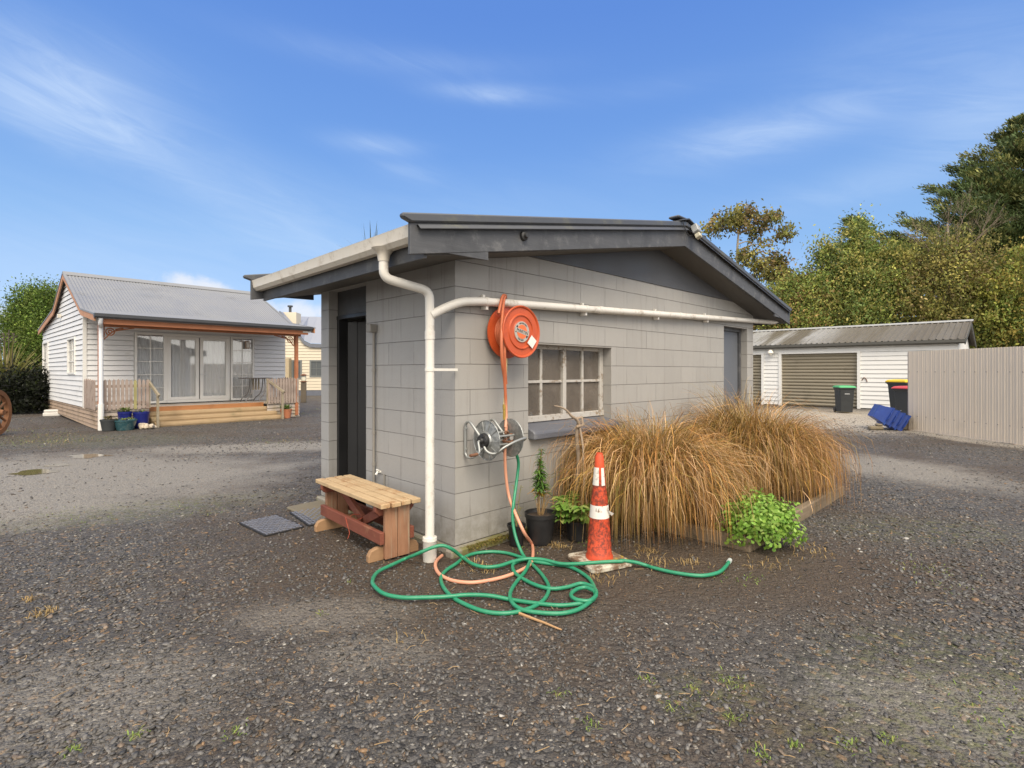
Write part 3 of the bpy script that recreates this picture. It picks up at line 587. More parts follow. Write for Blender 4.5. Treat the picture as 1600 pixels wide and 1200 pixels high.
fl=MB(); e=Vector((math.cos(ph+1.25),math.sin(ph+1.25),0)); g=Vector((math.cos(ph+.75),math.sin(ph+.75),0)); fl.add([e*.066+Vector((0,0,.425)),g*.075+Vector((0,0,.40)),e*.105+Vector((0,0,.37)),e*.09+Vector((0,0,.352)),e*.07+Vector((0,0,.36))],[(0,1,2,3,4)]); fl.build('torn_flap',M_BAND,cone)
# ------------------------------------------------------------------ potted plants
M_POT=plain('black plastic pot',(.016,.016,.017),.45,var=.3,vs=9,dirt=(.06,.055,.05),dirts=7,dlo=.6,dhi=.85)
M_SOIL=plain('potting soil',(.045,.030,.020),.95,var=.4,vs=30,bump=.004)
M_STEM=plain('green stem',(.20,.19,.06),.7); M_DRY=plain('dry stem',(.30,.19,.08),.8)
def pot(r1,r0,h,parent,mat=None,soil=.03):
    pr=[(0,.004),(r0,.004),(r0+.002,.01)]+[(r0+(r1-r0)*k/6,h*.86*k/6+.01) for k in range(1,7)]+[(r1+.006,h*.87),(r1+.008,h),(r1+.001,h),(r1-.004,h*.9),(r1-.01,h-soil)]
    MB().lathe(pr,n=28).build('pot',mat or M_POT,parent,smooth=40)
    MB().lathe([(r1-.008,h-soil),(r1*.5,h-soil+.008),(0,h-soil+.01)],n=20).build('soil',M_SOIL,parent,smooth=180)
def leafstrip(mb,base,d,L,W,up=(0,0,1),droop=.3,fold=.15):
    """a pointed leaf of 3 cross sections, folded along its rib"""
    d=Vector(d).normalized(); x=d.cross(Vector(up)); x=x.normalized() if x.length>1e-4 else Vector((1,0,0)); n=x.cross(d).normalized(); base=Vector(base); vs=[]
    for f,wd in ((0,.12),(.3,.9),(.62,.85),(1,.03)):
        c=base+d*L*f-Vector((0,0,1))*droop*L*f*f
        vs+= [c-x*W*wd*.5+n*fold*W*wd,c,c+x*W*wd*.5+n*fold*W*wd]
    fs=[]
    for i in range(3):
        for k in (0,1): fs.append((i*3+k,i*3+k+1,i*3+k+4,i*3+k+3))
    mb.add(vs,fs)
def colmesh(mbs,cols,name,mat,parent):      # several leaf batches into one mesh with a colour per batch element
    V=[];Q=[];C=[];n=0
    for mb,c in zip(mbs,cols):
        V+=mb.v; Q+=[tuple(i+n for i in f) for f in mb.f]; C+=[c]*len(mb.v); n+=len(mb.v)
    return np_mesh(name,np.array(V),np.array(Q),mat,parent,np.array(C))
def rc(c,v=.2): k=1+random.uniform(-v,v); return [max(.003,x*k*(1+random.uniform(-.08,.08))) for x in c]
p=SW(.64,-.30,0); pl=empty('potted_plant',p,.3,'tall narrow leafy weed with yellowing base in a large black pot','potted plant')
pot(.122,.095,.25,pl)
mb=MB(); stems=[]
for k in range(3):
    a=k*2.1; P=[(.02*math.cos(a),.02*math.sin(a),.22),(.03*math.cos(a),.02*math.sin(a),.40),(.012*math.cos(a+1),.012*math.sin(a+1),.60-.05*k),(.01*math.cos(a),.0,.76-.09*k)]; st=catmull(P,8); stems.append(st); mb.tube(st,.005,6)
for k in range(9):
    a=random.uniform(0,6.28); L=random.uniform(.1,.2); mb.tube(catmull([(.02*math.cos(a),.02*math.sin(a),.22),(.07*math.cos(a),.07*math.sin(a),.22+L),(.14*math.cos(a),.14*math.sin(a),.24+L*.9)],4),.0022,4)
mb.build('stem',M_DRY,pl,smooth=60)
ms=[];cs=[]
for st in stems:
    for i in range(8,len(st)):
        for q in range(9):
            a=random.uniform(0,6.28); z=st[i].z; L=random.uniform(.045,.09)*(1.1-.6*max(0,(z-.45)/.35)); m=MB(); leafstrip(m,st[i]+Vector((0,0,random.uniform(-.01,.01))),(math.cos(a),math.sin(a),random.uniform(.1,.7)),L,L*.24,droop=.5); ms.append(m)
            cs.append(rc((.30,.20,.04) if z<.40+random.uniform(-.04,.06) else random.choice([(.10,.20,.035),(.14,.26,.05),(.075,.155,.035)])))
colmesh(ms,cs,'leaves',M_LEAF,pl)
p=SW(.46,-.205,0); pl=empty('potted_plant',p,0,'thin yellow weed in a small black pot against the wall','potted plant'); pot(.068,.052,.17,pl)
mb=MB(); ms=[];cs=[]
for k in range(5):
    a=random.uniform(0,6.28); L=random.choice([.16,.22,.34]); st=catmull([(0,0,.14),(.02*math.cos(a),.02*math.sin(a),.14+L*.6),(.04*math.cos(a),.03*math.sin(a),.14+L)],5); mb.tube(st,.0025,5)
    for q in range(8):
        b=random.uniform(0,6.28); m=MB(); leafstrip(m,st[random.randint(5,len(st)-1)],(math.cos(b),math.sin(b),.4),.03,.01); ms.append(m); cs.append(rc((.28,.26,.06)))
mb.build('stem',M_STEM,pl); colmesh(ms,cs,'leaves',M_LEAF,pl)
p=SW(.905,-.46,0); pl=empty('potted_plant',p,0,'broad pale green fern leaves spilling over a black pot behind the cone','potted plant'); pot(.088,.07,.17,pl)
ms=[];cs=[]; mb=MB()
for k in range(22):
    a=random.uniform(0,6.28) if k>8 else PI*1.05+random.uniform(-1.1,1.1); L=random.uniform(.10,.23); e=random.uniform(.15,1.15)
    P=catmull([(0,0,.14),(L*.5*math.cos(a),L*.5*math.sin(a),.15+L*e*.8),(L*math.cos(a),L*math.sin(a),.15+L*e)],5); mb.tube(P,.003,5)
    for i in range(3,len(P)):
        d=(P[i]-P[i-1]).normalized(); x=d.cross(Vector((0,0,1))); x=x.normalized() if x.length>1e-3 else Vector((1,0,0))
        for sg in (-1,1):
            m=MB(); leafstrip(m,P[i],d*.6+x*sg+Vector((0,0,.1)),random.uniform(.06,.10),.042,droop=.35); ms.append(m); cs.append(rc(random.choice([(.20,.34,.06),(.16,.30,.05),(.34,.42,.12),(.24,.36,.08)]),.15))
    m=MB(); leafstrip(m,P[-1],P[-1]-P[-2],.07,.035); ms.append(m); cs.append(rc((.22,.36,.07)))
mb.build('stem',M_STEM,pl); colmesh(ms,cs,'leaves',M_LEAF,pl)
# ------------------------------------------------------------------ planter bed, tussocks, bush, dead branch
M_EDGE=wood('weathered edging',(.13,.095,.06),(.24,.185,.125),'x',.9,6.,dirt=(.10,.075,.04),bump=.006)
ed=empty('garden_edging',SW(2.9,-1.55,0),TH,'low weathered timber edging round the grass bed','garden edging')
MB().box(-1.2,1.35,-.035,.035,-.02,.115).build('board',M_EDGE,ed,bevel=.01)
MB().box(-1.27,-1.205,-.03,.75,-.02,.105).build('board',M_EDGE,ed,bevel=.01)
MB().box(1.352,1.42,-.03,1.3,-.02,.10).build('board',M_EDGE,ed,bevel=.01)
M_BED=plain('bed soil',(.055,.038,.024),.95,var=.4,vs=12,bump=.02,bs=25)
mb=MB(); pr=[(SW(s,t_,0)) for s,t_ in ((1.72,-1.52),(4.24,-1.52),(4.24,-.1),(1.0,-.1),(1.2,-.6),(1.7,-.85))]
mb.prism([(q.x,q.y) for q in pr],'z',-.02,.07); tag(mb.build('garden_soil',M_BED),kind='structure')
def tussock(name,c,R,Ht,n_tuft,per,label,seed,sweep=(0,0),lens=(.92,1.42)):
    r=np.random.default_rng(seed); q=9; V=[];C=[]
    for k in range(n_tuft):
        az0=r.uniform(0,2*PI); rad_=R*.33*math.sqrt(r.random()); b0=np.array([c[0]+rad_*math.cos(az0),c[1]+rad_*math.sin(az0),.05])
        az1=az0+r.normal(0,.5); e0=min(1.53,r.uniform(1.0,1.62)-.42*rad_/R); L0=r.uniform(*lens)*(.78+.22*Ht); kc=r.uniform(.6,1.2)
        tone=r.random(); dead=r.random()<.28; spiky=r.random()<.22; gap=math.exp(r.normal(0,.28))
        if spiky: e0=r.uniform(1.15,1.6); kc=r.uniform(.25,.6); L0*=r.uniform(.68,.86)*Ht; tone*=.6
        for j in range(per):
            az_=az1+r.normal(0,.30); e=e0+r.normal(0,.13); L=L0*r.uniform(.62,1.08); b=b0+np.append(r.normal(0,.045,2),0); curl=kc*r.uniform(.75,1.3)
            pts=[b]; pitch=e; tang=r.random()<.09
            if tang: az_=r.uniform(0,6.28); L*=r.uniform(.6,1.); curl*=r.uniform(.4,1.5)
            p=b.copy(); st=L/(q-1); aa=az_; dv=r.normal(0,.07)
            for i in range(1,q):
                f=i/(q-1); pitch-= curl*(.03+1.25*f**2.6); pitch=max(pitch,-1.50); aa+=dv*(4 if tang else 1)
                d=np.array([math.cos(aa)*math.cos(pitch)*.76+sweep[0]*f*.35,math.sin(aa)*math.cos(pitch)*.76+sweep[1]*f*.35,math.sin(pitch)]); p=p+d/np.linalg.norm(d)*st
                if p[2]<.012: p[2]=.012+.01*r.random()
                pts.append(p)
            pts=np.array(pts)
            P2=pts[:,:2]-A; ss=P2@RV; tt=P2@LV; over=(tt>-.03)&(ss<5.9); 
            if over.any(): pts[:,:2]-= np.where(over,tt+.03+.02*r.random(),0)[:,None]*LV
            tg=np.gradient(pts,axis=0); side=np.cross(tg,np.array([r.normal(0,.4),r.normal(0,.4),1.])); side/=np.linalg.norm(side,axis=1)[:,None]+1e-9
            wd=r.uniform(.0014,.0028)*np.array([.8,1,1,1,.95,.85,.7,.5,.12])[:,None]
            V.append(np.stack([pts-side*wd,pts+side*wd],1).reshape(-1,3))
            f=np.linspace(0,1,q)[:,None]; green=np.array([.20,.175,.035]); gold=np.array([.42,.210,.065]); tan=np.array([.58,.375,.20]); rust=np.array([.36,.15,.045])
            a=np.clip(-.22+1.15*f+(tone-.5)*1.1,0,1); col=green*(1-a)+(tan if dead else gold)*a
            if r.random()<.3: col=col*.55+rust*.45
            if r.random()<.18: col=np.repeat(tan[None]*.9,q,0)
            col=col*gap*math.exp(r.normal(0,.26)); C.append(np.repeat(col,2,0))
    V=np.array(V); nb=len(V); C=np.array(C).reshape(-1,3)
    base=np.array([[2*i,2*i+1,2*i+3,2*i+2] for i in range(q-1)]); Q=(base[None]+(2*q*np.arange(nb))[:,None,None]).reshape(-1,4)
    o=np_mesh(name,V.reshape(-1,3),Q,M_GRASS,None,C); return tag(o,label,'ornamental grass','brown tussocks in the bed')
M_GRASS=leafmat('tussock blades',.18,.5)
tussock('tussock_grass',(1.27,4.84),.95,1.0,360,42,'broad golden brown tussock below the window, nearest the cone',11,(.06,-.06))
tussock('tussock_grass',(2.73,5.98),1.0,1.18,360,42,'golden brown tussock in front of the blue grey door',12,(.02,0))
c0=Vector((1.97,4.16,.17)); pts=[];ns=[]
ms=[];cs=[]
for k in range(2900):
    d=Vector((random.gauss(0,1),random.gauss(0,1),random.gauss(0,1)));d.normalize()
    if d.z<-.45: d.z*=-.6
    lump=1+.10*math.sin(7*d.x+2)+.10*math.sin(8*d.y+5*d.z)
    rr=random.uniform(.72,1.02) if random.random()<.8 else random.uniform(.4,.8)
    p=c0+Vector((d.x*.28*lump,d.y*.27*lump,d.z*.26*lump))*rr
    if p.z<.03: continue
    a=random.uniform(0,6.28); up=(d+Vector((random.gauss(0,.5),random.gauss(0,.5),random.gauss(0,.5)+.3))).normalized()
    m=MB(); x=up.orthogonal().normalized(); x.rotate(Matrix.Rotation(a,3,up)); L=random.uniform(.026,.046)
    y=up.cross(x); m.add([p,p+x*L*.35-y*L*.2+up*.003,p+x*L*.75-y*L*.33+up*.002,p+x*L,p+x*L*.75+y*L*.33+up*.002,p+x*L*.35+y*L*.2+up*.003],[(0,1,2,5),(5,2,4,4)][:1]+[(2,3,4,5)]); ms.append(m); cs.append(rc(random.choice([(.22,.38,.055),(.27,.44,.075),(.17,.31,.045),(.33,.48,.11)]),.18))
bush=empty('leafy_bush',(c0.x,c0.y,0),0,'low round bright green leafy bush at the corner of the bed','bush')
o=colmesh(ms,cs,'leaves',M_LEAF,bush); o.location=(-c0.x,-c0.y,0)
mb=MB()
for k in range(14):
    a=k*.45; mb.tube(catmull([(0.0,0,.0),(.08*math.cos(a),.08*math.sin(a),.12),(.17*math.cos(a),.17*math.sin(a),.2+.1*random.random())],4),.004,5)
mb.build('stem',M_STEM,bush)
M_STICK=wood('dead branch',(.22,.16,.11),(.40,.32,.24),'z',.9,7.,bump=.004)
B=[pt(905,812,4.62),pt(901,770,4.60),pt(904,720,4.57),pt(901,680,4.56),pt(905,658,4.55)]
mb=MB(); P=catmull(B,5); mb.tube(P,[.021-.006*i/len(P) for i in range(len(P))],8)
P=catmull([pt(905,664,4.55),pt(901,655,4.53),pt(893,650,4.5),pt(885,641,4.47),pt(876,636,4.45),pt(866,634,4.44)],4); mb.tube(P,[.016-.012*i/len(P) for i in range(len(P))],7)
P=catmull([pt(906,668,4.54),pt(911,700,4.5),pt(912,740,4.48),pt(917,790,4.44)],4); mb.tube(P,[.010-.003*i/len(P) for i in range(len(P))],6)
mb.tube([pt(898,655,4.54),pt(909,652,4.55),pt(911,664,4.53),pt(901,667,4.53)],.014,7)
tag(mb.build('dead_branch',M_STICK,None,smooth=60),'bare forked dead branch standing in front of the window','branch')
# ------------------------------------------------------------------ hose reels
RY=Matrix.Rotation(PI/2,3,'X')              # lathe axis z -> -y (out of the gable wall)
M_ORG=plain('faded orange enamel',(.50,.085,.024),.42,var=.12,vs=7,dirt=(.33,.055,.022),dirts=8,dlo=.5,dhi=.75)
M_ORGH=plain('orange rubber hose',(.56,.150,.060),.5,var=.10,vs=12)
rr=empty('hose_reel',SW(.50,0,1.712),TH,'round orange metal hose reel hanging high on the wall beside the window','hose reel')
def flange(y,sg):  # sg=+1 outer face towards -y
    pr=[(0,.004),(.05,.004),(.088,.003),(.092,.0),(.125,.0),(.131,.009),(.139,.009),(.145,.0),(.192,.0),(.199,.010),(.207,.012),(.212,.006),(.212,-.004),(.19,-.006),(0,-.006)]
    m=MB(); m.lathe([(r,z*sg) for r,z in pr],(0,y,0),RY,n=56); return m
flange(-.052,-1).build('back_flange',M_ORG,rr,smooth=35); flange(-.222,1).build('front_flange',M_ORG,rr,smooth=35)
pr=[]; 
for k in range(8):
    for a in np.linspace(-PI/2,PI/2,7): pr.append((.137+.0105*math.cos(a),.066+.0205*k+.0102*math.sin(a)))
MB().lathe(pr,(0,0,0),RY,n=48).build('wound_hose',M_ORGH,rr,smooth=60)
mb=MB(); mb.box(-.05,.05,-.012,-.001,-.14,.14); mb.lathe([(.03,0),(.03,.06),(.0,.06)],(0,0,0),RY,n=16); mb.build('wall_bracket',plain('reel bracket',(.30,.07,.03),.5),rr)
M_WHT=plain('label white',(.42,.385,.34),.5,var=.1,vs=20); M_INK=plain('label black',(.025,.025,.025),.5); M_LOR=plain('label orange',(.75,.16,.05),.5,var=.2,vs=30)
lab=MB().lathe([(.0835,.0),(.0835,.0045),(0,.0045)],(0,-.2255,0),RY,n=40).build('label_disc',M_WHT,rr,smooth=30)
MB().lathe([(.057,.0),(.057,.002),(0,.002)],(0,-.2301,0),RY,n=36).build('label_centre',M_LOR,lab)
RB=Matrix.Rotation(R_(14),4,'Y')
mb=MB(); mb.box(-.078,.078,-.2335,-.2325,-.017,.017,RB); mb.build('banner',M_WHT,lab)
for a0,a1 in ((R_(150),R_(198)),(R_(-30),R_(18))):
    mb=MB(); n=8
    for k in range(n):
        q=[]
        for a in (a0+(a1-a0)*k/n,a0+(a1-a0)*(k+1)/n):
            for r in (.060,.076): q.append((r*math.cos(a-R_(14)),-.2310,r*math.sin(a-R_(14))))
        mb.add([q[0],q[1],q[3],q[2]],[(0,1,2,3)])
    mb.build('label_arc',M_INK,lab)
def text(body,size,M,mat,name,parent):
    cu=bpy.data.curves.new('txt','FONT'); cu.body=body; cu.size=size; cu.align_x='CENTER'; cu.align_y='CENTER'; cu.extrude=.0005
    o=bpy.data.objects.new('txt',cu); COL.objects.link(o); bpy.context.view_layer.update()
    me=bpy.data.meshes.new_from_object(o.evaluated_get(bpy.context.evaluated_depsgraph_get())); bpy.data.objects.remove(o); me.transform(M); me.materials.clear()
    return link(name,me,mat,parent)
RX=Matrix.Rotation(PI/2,4,'X')
text('MARTIN',.036,Matrix.Translation((0,-.2345,0))@RB@RX,M_INK,'lettering',lab)
for base_,cnt in ((PI/2,9),(-PI/2,7)):
    mb=MB()
    for k in range(cnt):
        a=base_+(k-(cnt-1)/2)*.155-R_(14); MM=Matrix.Translation((.0685*math.cos(a),-.2306,.0685*math.sin(a)))@Matrix.Rotation(-(a-PI/2),4,'Y')
        mb.box(-.0036,.0036,-.0006,.0006,-.006,.006,MM) if k%3 else mb.box(-.0016,.0016,-.0006,.0006,-.006,.006,MM)
    mb.build('small_marks',M_INK,lab)
mb=MB(); mb.box(-.036,.036,-.003,.0,-.040,.040,Matrix.Translation((.108,-.2365,-.078))@Matrix.Rotation(R_(38),4,'Y')); mb.build('paper_tag',plain('paper tag',(.72,.72,.66),.6,var=.05),rr)
# galvanised reel
t=NT('galvanised steel'); co=t.coord(); v=t.vor(co,45.,'F1','Color'); s=t.n('ShaderNodeSeparateColor'); t.set(s.inputs[0],v); n1=t.noise(co,9.,5,.65)
col=t.mix(s.outputs[0],(.24,.25,.25),(.40,.41,.40)); col=t.mix(t.ramp(n1,.52,.75,0,.6),col,(.17,.17,.15)); M_GAL=t.done(t.pbr(col,.45,.65,t.bump(n1,.003)))
M_RUST=plain('rusty steel',(.16,.075,.04),.8,var=.4,vs=20)
M_TUBE=plain('dull tube',(.33,.34,.33),.45,.5,var=.15)
gr=empty('garden_hose_reel',SW(.27,0,.87),TH,'galvanised twin disc hose reel with black hub and crank below the orange reel','hose reel')
RXS=Matrix.Rotation(PI/2,3,'Y')            # lathe axis z -> +x
CY=-.20
def disc(x,sg):
    m=MB(); n=40; prof_=[(.03,.022),(.06,.020),(.068,.010),(.145,.0),(.150,.004),(.154,.0),(.150,-.004),(.145,-.004),(.06,.006),(.03,.008)]
    m.lathe([(r,z*sg) for r,z in prof_],(x,CY,0),RXS,n=n)
    for k in range(10):
        a=2*PI*k/10; c_=math.cos(a);s_=math.sin(a); m.bar((x+sg*.011,CY+.072*c_,.072*s_),(x+sg*.0035,CY+.145*c_,.145*s_),.006,.006)
    return m
dl=disc(-.125,-1).build('disc',M_GAL,gr,smooth=35); drr=disc(.125,1).build('disc',M_GAL,gr,smooth=35)
mb=MB(); 
for k in range(4):
    a=PI/4+k*PI/2+.3; mb.tube([(-.125,CY+.05*math.cos(a),.05*math.sin(a)),(.125,CY+.05*math.cos(a),.05*math.sin(a))],.009,8)
mb.build('drum_rods',M_TUBE,gr,smooth=60)
mb=MB(); mb.lathe([(0,.055),(.02,.055),(.026,.04),(.052,.034),(.056,.02),(.056,.0)],(-.14,CY,0),Matrix.Rotation(-PI/2,3,'Y'),n=20)
for k in range(6):
    a=k*PI/3; mb.lathe([(0,.008),(.012,.006),(.013,0)],(-.174,CY+.038*math.cos(a),.038*math.sin(a)),Matrix.Rotation(-PI/2,3,'Y'),n=8)
mb.build('hub',plain('black hub',(.02,.02,.021),.5),gr,smooth=40)
mb=MB()
for k in range(5):
    a=k*1.25; mb.tube(catmull([(.118,CY+.04*math.cos(a),.04*math.sin(a)),(.09,CY+.05*math.cos(a),.05*math.sin(a)),(.07,CY+.03*math.cos(a+.6),.03*math.sin(a+.6))],4),.010,6)
mb.build('rusty_hub',M_RUST,gr,smooth=60)
for x in (-.185,.06):
    mb=MB(); mb.tube(catmull([(x+.0,-.02,-.115),(x,-.02,.06),(x,-.03,.12),(x,-.075,.135),(x,-.12,.10),(x+.015,CY+.02,.03),(x+.03,CY,0)],6),.011,8)
    mb.tube(catmull([(x,-.02,-.11),(x,-.05,-.14),(x,-.12,-.13),(x+.02,CY,-.06),(x+.03,CY,-.02)],6),.010,8)
    for z in (-.08,.08): mb.lathe([(0,.014),(.008,.012),(.008,0)],(x,-.028,z),RY,n=8)
    mb.build('bracket',M_TUBE,gr,smooth=60)
mb=MB(); mb.tube(catmull([(-.17,CY-.01,-.02),(-.165,CY-.05,-.075),(-.13,CY-.10,-.09),(-.07,CY-.14,-.045),(.02,CY-.16,-.01),(.12,CY-.155,.005),(.165,CY-.13,-.002),(.172,CY-.06,-.04),(.165,CY+.01,-.06)],6),.0105,8); mb.build('guide_arm',M_TUBE,gr,smooth=60)
mb=MB(); mb.tube(catmull([(-.19,CY,0),(-.215,CY-.01,-.005),(-.225,CY-.03,-.04),(-.24,CY-.05,-.075),(-.27,CY-.055,-.085)],6),.009,8); k_=mb.build('crank',M_TUBE,gr,smooth=60)
MB().tube([(-.262,CY-.055,-.085),(-.335,CY-.06,-.088)],.0115,10).build('grip',M_RUST,k_,smooth=60)
# ------------------------------------------------------------------ hoses
Z6=lambda x,y:(560+x*.275,660+y*.275)
Z7=lambda x,y:(860+x*.3,580+y*.3)
def groundpath(L,z0,z1=None,fn=Z6):
    out=[]
    for i,(x,y) in enumerate(L):
        z=z0 if z1 is None else z0+(z1-z0)*i/max(1,len(L)-1); out.append(at(*fn(x,y),z))
    return out
HR=.0125
g1=[glw(805,704,-.20),glw(810,722,-.19),glw(808.5,742,-.19),glw(805,768,-.22),glw(802,790,-.26),pt(801,808,4.07),pt(803,827,4.04),pt(809,849,3.99)]
g1+=groundpath([(940,760),(980,800),(1030,850),(1070,905),(1082,950),(1060,1000),(1010,1040),(930,1070),(830,1085),(720,1075),(620,1040),(530,990),(480,930),(470,880),(500,840),(560,800),(600,768),(660,745),(750,735),(840,742),(920,765),(1000,790),(1100,805),(1200,820),(1290,870),(1335,925),(1345,990),(1310,1020),(1240,1032),(1140,1040),(1000,1027),(870,1008)],.013,.016)
g1+=groundpath([(750,985),(620,980),(500,990),(380,995),(250,995),(150,975),(95,935),(80,900),(110,850),(200,805),(265,775)],.030,.034)+[pt(646,868,3.75),pt(661,861.5,3.72),pt(676,855.5,3.72),pt(691,852.5,3.73),pt(706,858,3.75)]+groundpath([(590,765),(650,805),(720,822),(800,815),(880,790),(960,775),(1050,780),(1150,803)],.034,.034)
g1+=[at(*Z6(1250,803),.046),at(*Z6(1330,797),.056),at(*Z6(1420,791),.057),at(*Z6(1500,789),.056)]+[at(*Z7(370,986),.057),at(*Z7(440,995),.040)]+groundpath([(500,1012),(540,1025),(650,1050),(780,1065),(870,1050),(910,1020),(930,992)],.018,.025,Z7)
mb=MB(); P=catmull(g1,5); mb.tube(P,HR,10)
g2=groundpath([(975,790),(945,850),(895,910),(862,970),(872,1022),(925,1062),(1020,1080),(1150,1085),(1250,1062),(1325,1012),(1352,970),(1330,935),(1265,915),(1190,935),(1100,945),(1010,925),(920,880),(880,840),(885,800),(960,776)],.024,.020)
mb.tube(catmull(g2,5),HR,10)
g3=groundpath([(1340,958),(1290,938),(1240,948),(1208,978),(1235,1006),(1310,1014),(1350,985)],.034,.03)
mb.tube(catmull(g3,5),HR,10)
t=NT('green hose'); co=t.coord(); n1=t.noise(co,16.,5,.6); M_GH=t.done(t.pbr(t.mix(t.ramp(n1,.45,.75,0,.45),(.022,.225,.115),(.085,.30,.18)),.38,0,t.bump(t.noise(co,90.),.001)))
hose=mb.build('green_hose',M_GH,None,smooth=60); tag(hose,'green garden hose looped in tangled coils on the ground','garden hose')
e=P[-1]; d=(P[-1]-P[-3]).normalized(); MB().tube([e-d*.01,e+d*.035],.0165,12).build('hose_end',plain('grey hose fitting',(.45,.48,.46),.4),hose,smooth=60)
oh=[glw(779,490,-.15),glw(783,470,-.12),glw(786,462,-.10),glw(790,462,-.055),glw(790,466,-.03)]
mb=MB(); mb.tube(catmull(oh,5),.012,8)
o1=[glw(788.5,463,-.085),glw(786,480,-.125),glw(784,510,-.20),glw(783.5,540,-.225),glw(785,570,-.21),glw(788,590,-.18),glw(790,620,-.16),glw(791,650,-.15),glw(790,668,-.17)]
mb.tube(catmull(o1,5),.0125,10)
o1b=[glw(789,520,-.195),glw(788.5,550,-.20),glw(789,575,-.185),glw(790.5,600,-.165)]
mb.tube(catmull(o1b,5),.0125,10)
o2=[glw(791,665,-.17),glw(790,690,-.17),glw(789,713,-.17),glw(791,748,-.17),glw(796,778,-.19),pt(807,806,4.05),pt(820,834,4.0)]+groundpath([(985,690),(992,740),(985,790),(960,820),(880,860),(780,890),(650,910),(540,900),(470,870),(440,830),(442,790),(475,757)],.014,.014)
mb.tube(catmull(o2,5),.0125,10)
t=NT('salmon hose'); co=t.coord(); z=t.n('ShaderNodeSeparateXYZ'); t.set(z.inputs[0],co)
# the hose is a faded salmon below and a redder length on top, joined at the coupling
M_SAL=t.done(t.pbr(t.mix(t.ramp(z.outputs[2],1.08,1.20),t.mix(t.noise(co,9.),(.58,.25,.15),(.68,.34,.22)),t.mix(t.noise(co,9.),(.46,.12,.05),(.56,.17,.075))),.45))
oho=mb.build('orange_hose',M_SAL,None,smooth=60); tag(oho,'faded orange hose hanging over the white pipe down to the ground','garden hose')
M_YEL=plain('pale yellow hose',(.62,.52,.26),.5,var=.12)
mb=MB(); mb.tube(catmull([glw(791,560,-.15),glw(790,600,-.13),glw(788,632,-.14)],5),.0095,8); sp_=mb.build('spare_hose',M_YEL,oho,smooth=60)
mb=MB(); q=glw(788,636,-.145); mb.tube([q+Vector((0,0,.02)),q-Vector((0,0,.02))],.014,10); mb.tube([q-Vector((0,0,.02)),q-Vector((0,0,.10))],.0115,10); mb.build('coupling',plain('brass coupling',(.40,.27,.06),.4,.4),oho,smooth=50)
mb=MB(); P=catmull([at(*Z6(915,1085),.008),at(*Z6(980,1110),.012),at(*Z6(1060,1140),.01),at(*Z6(1120,1165),.012),at(*Z6(1155,1178),.008)],4); mb.tube(P,[.009-.005*i/len(P) for i in range(len(P))],6); tag(mb.build('twig',plain('tan twig',(.42,.25,.12),.8,bump=.002)),'tan dry twig lying just in front of the green hose','twig')
# things behind the window glass
sc_=empty('scrubber',SW(.985,.21,.935),TH,'pale bent tube and blue bobbly scrubber seen through the window glass','scrubber')
mb=MB(); mb.tube(catmull([(-.10,0,0),(-.10,0,.07),(-.06,0,.11),(.0,0,.09),(.03,0,.03)],6),.010,8); mb.build('handle',plain('pale plastic',(.62,.62,.6),.4),sc_,smooth=60)
mb=MB(); random.seed(2)
for k in range(26): 
    d=Vector((random.gauss(0,1),random.gauss(0,1),random.gauss(0,1))).normalized(); mb.lathe([(0,-.012),(.011,-.005),(.011,.005),(0,.012)],(.045+d.x*.04,d.y*.03,.045+d.z*.035),n=7)
mb.build('scrubber_head',plain('blue bobbles',(.25,.36,.48),.6,var=.4,vs=30),sc_,smooth=60)
MB().box(WIN[0],WIN[1],.165,.30,.90,.93).build('inner_sill',M_WF,shed)

# ------------------------------------------------------------------ white cottage
CP=at(152,672); cot=empty('cottage',(CP.x,CP.y,0),R_(48),'white weatherboard cottage with grey corrugated roof, orange trim and glazed doors','cottage')
M_WB=plain('white weatherboard paint',(.68,.68,.68),.55,var=.05,vs=2,dirt=(.46,.45,.42),dirts=1.5,dlo=.55,dhi=.85)
M_BASE=wood('pale base boards',(.36,.30,.25),(.52,.46,.40),'x',.8,4.,dirt=(.30,.24,.12),bump=.003)
M_BASEY=wood('bare base boards',(.28,.20,.14),(.42,.32,.24),'y',.8,4.,dirt=(.22,.16,.09),bump=.003)
M_OR=wood('orange trim paint',(.36,.13,.055),(.46,.18,.08),'x',.6,5.,bump=.001)
M_ORB=wood('orange barge paint',(.42,.20,.10),(.52,.27,.14),'y',.6,5.,bump=.001)
M_WTRIM=plain('white joinery',(.70,.69,.66),.45,var=.04)
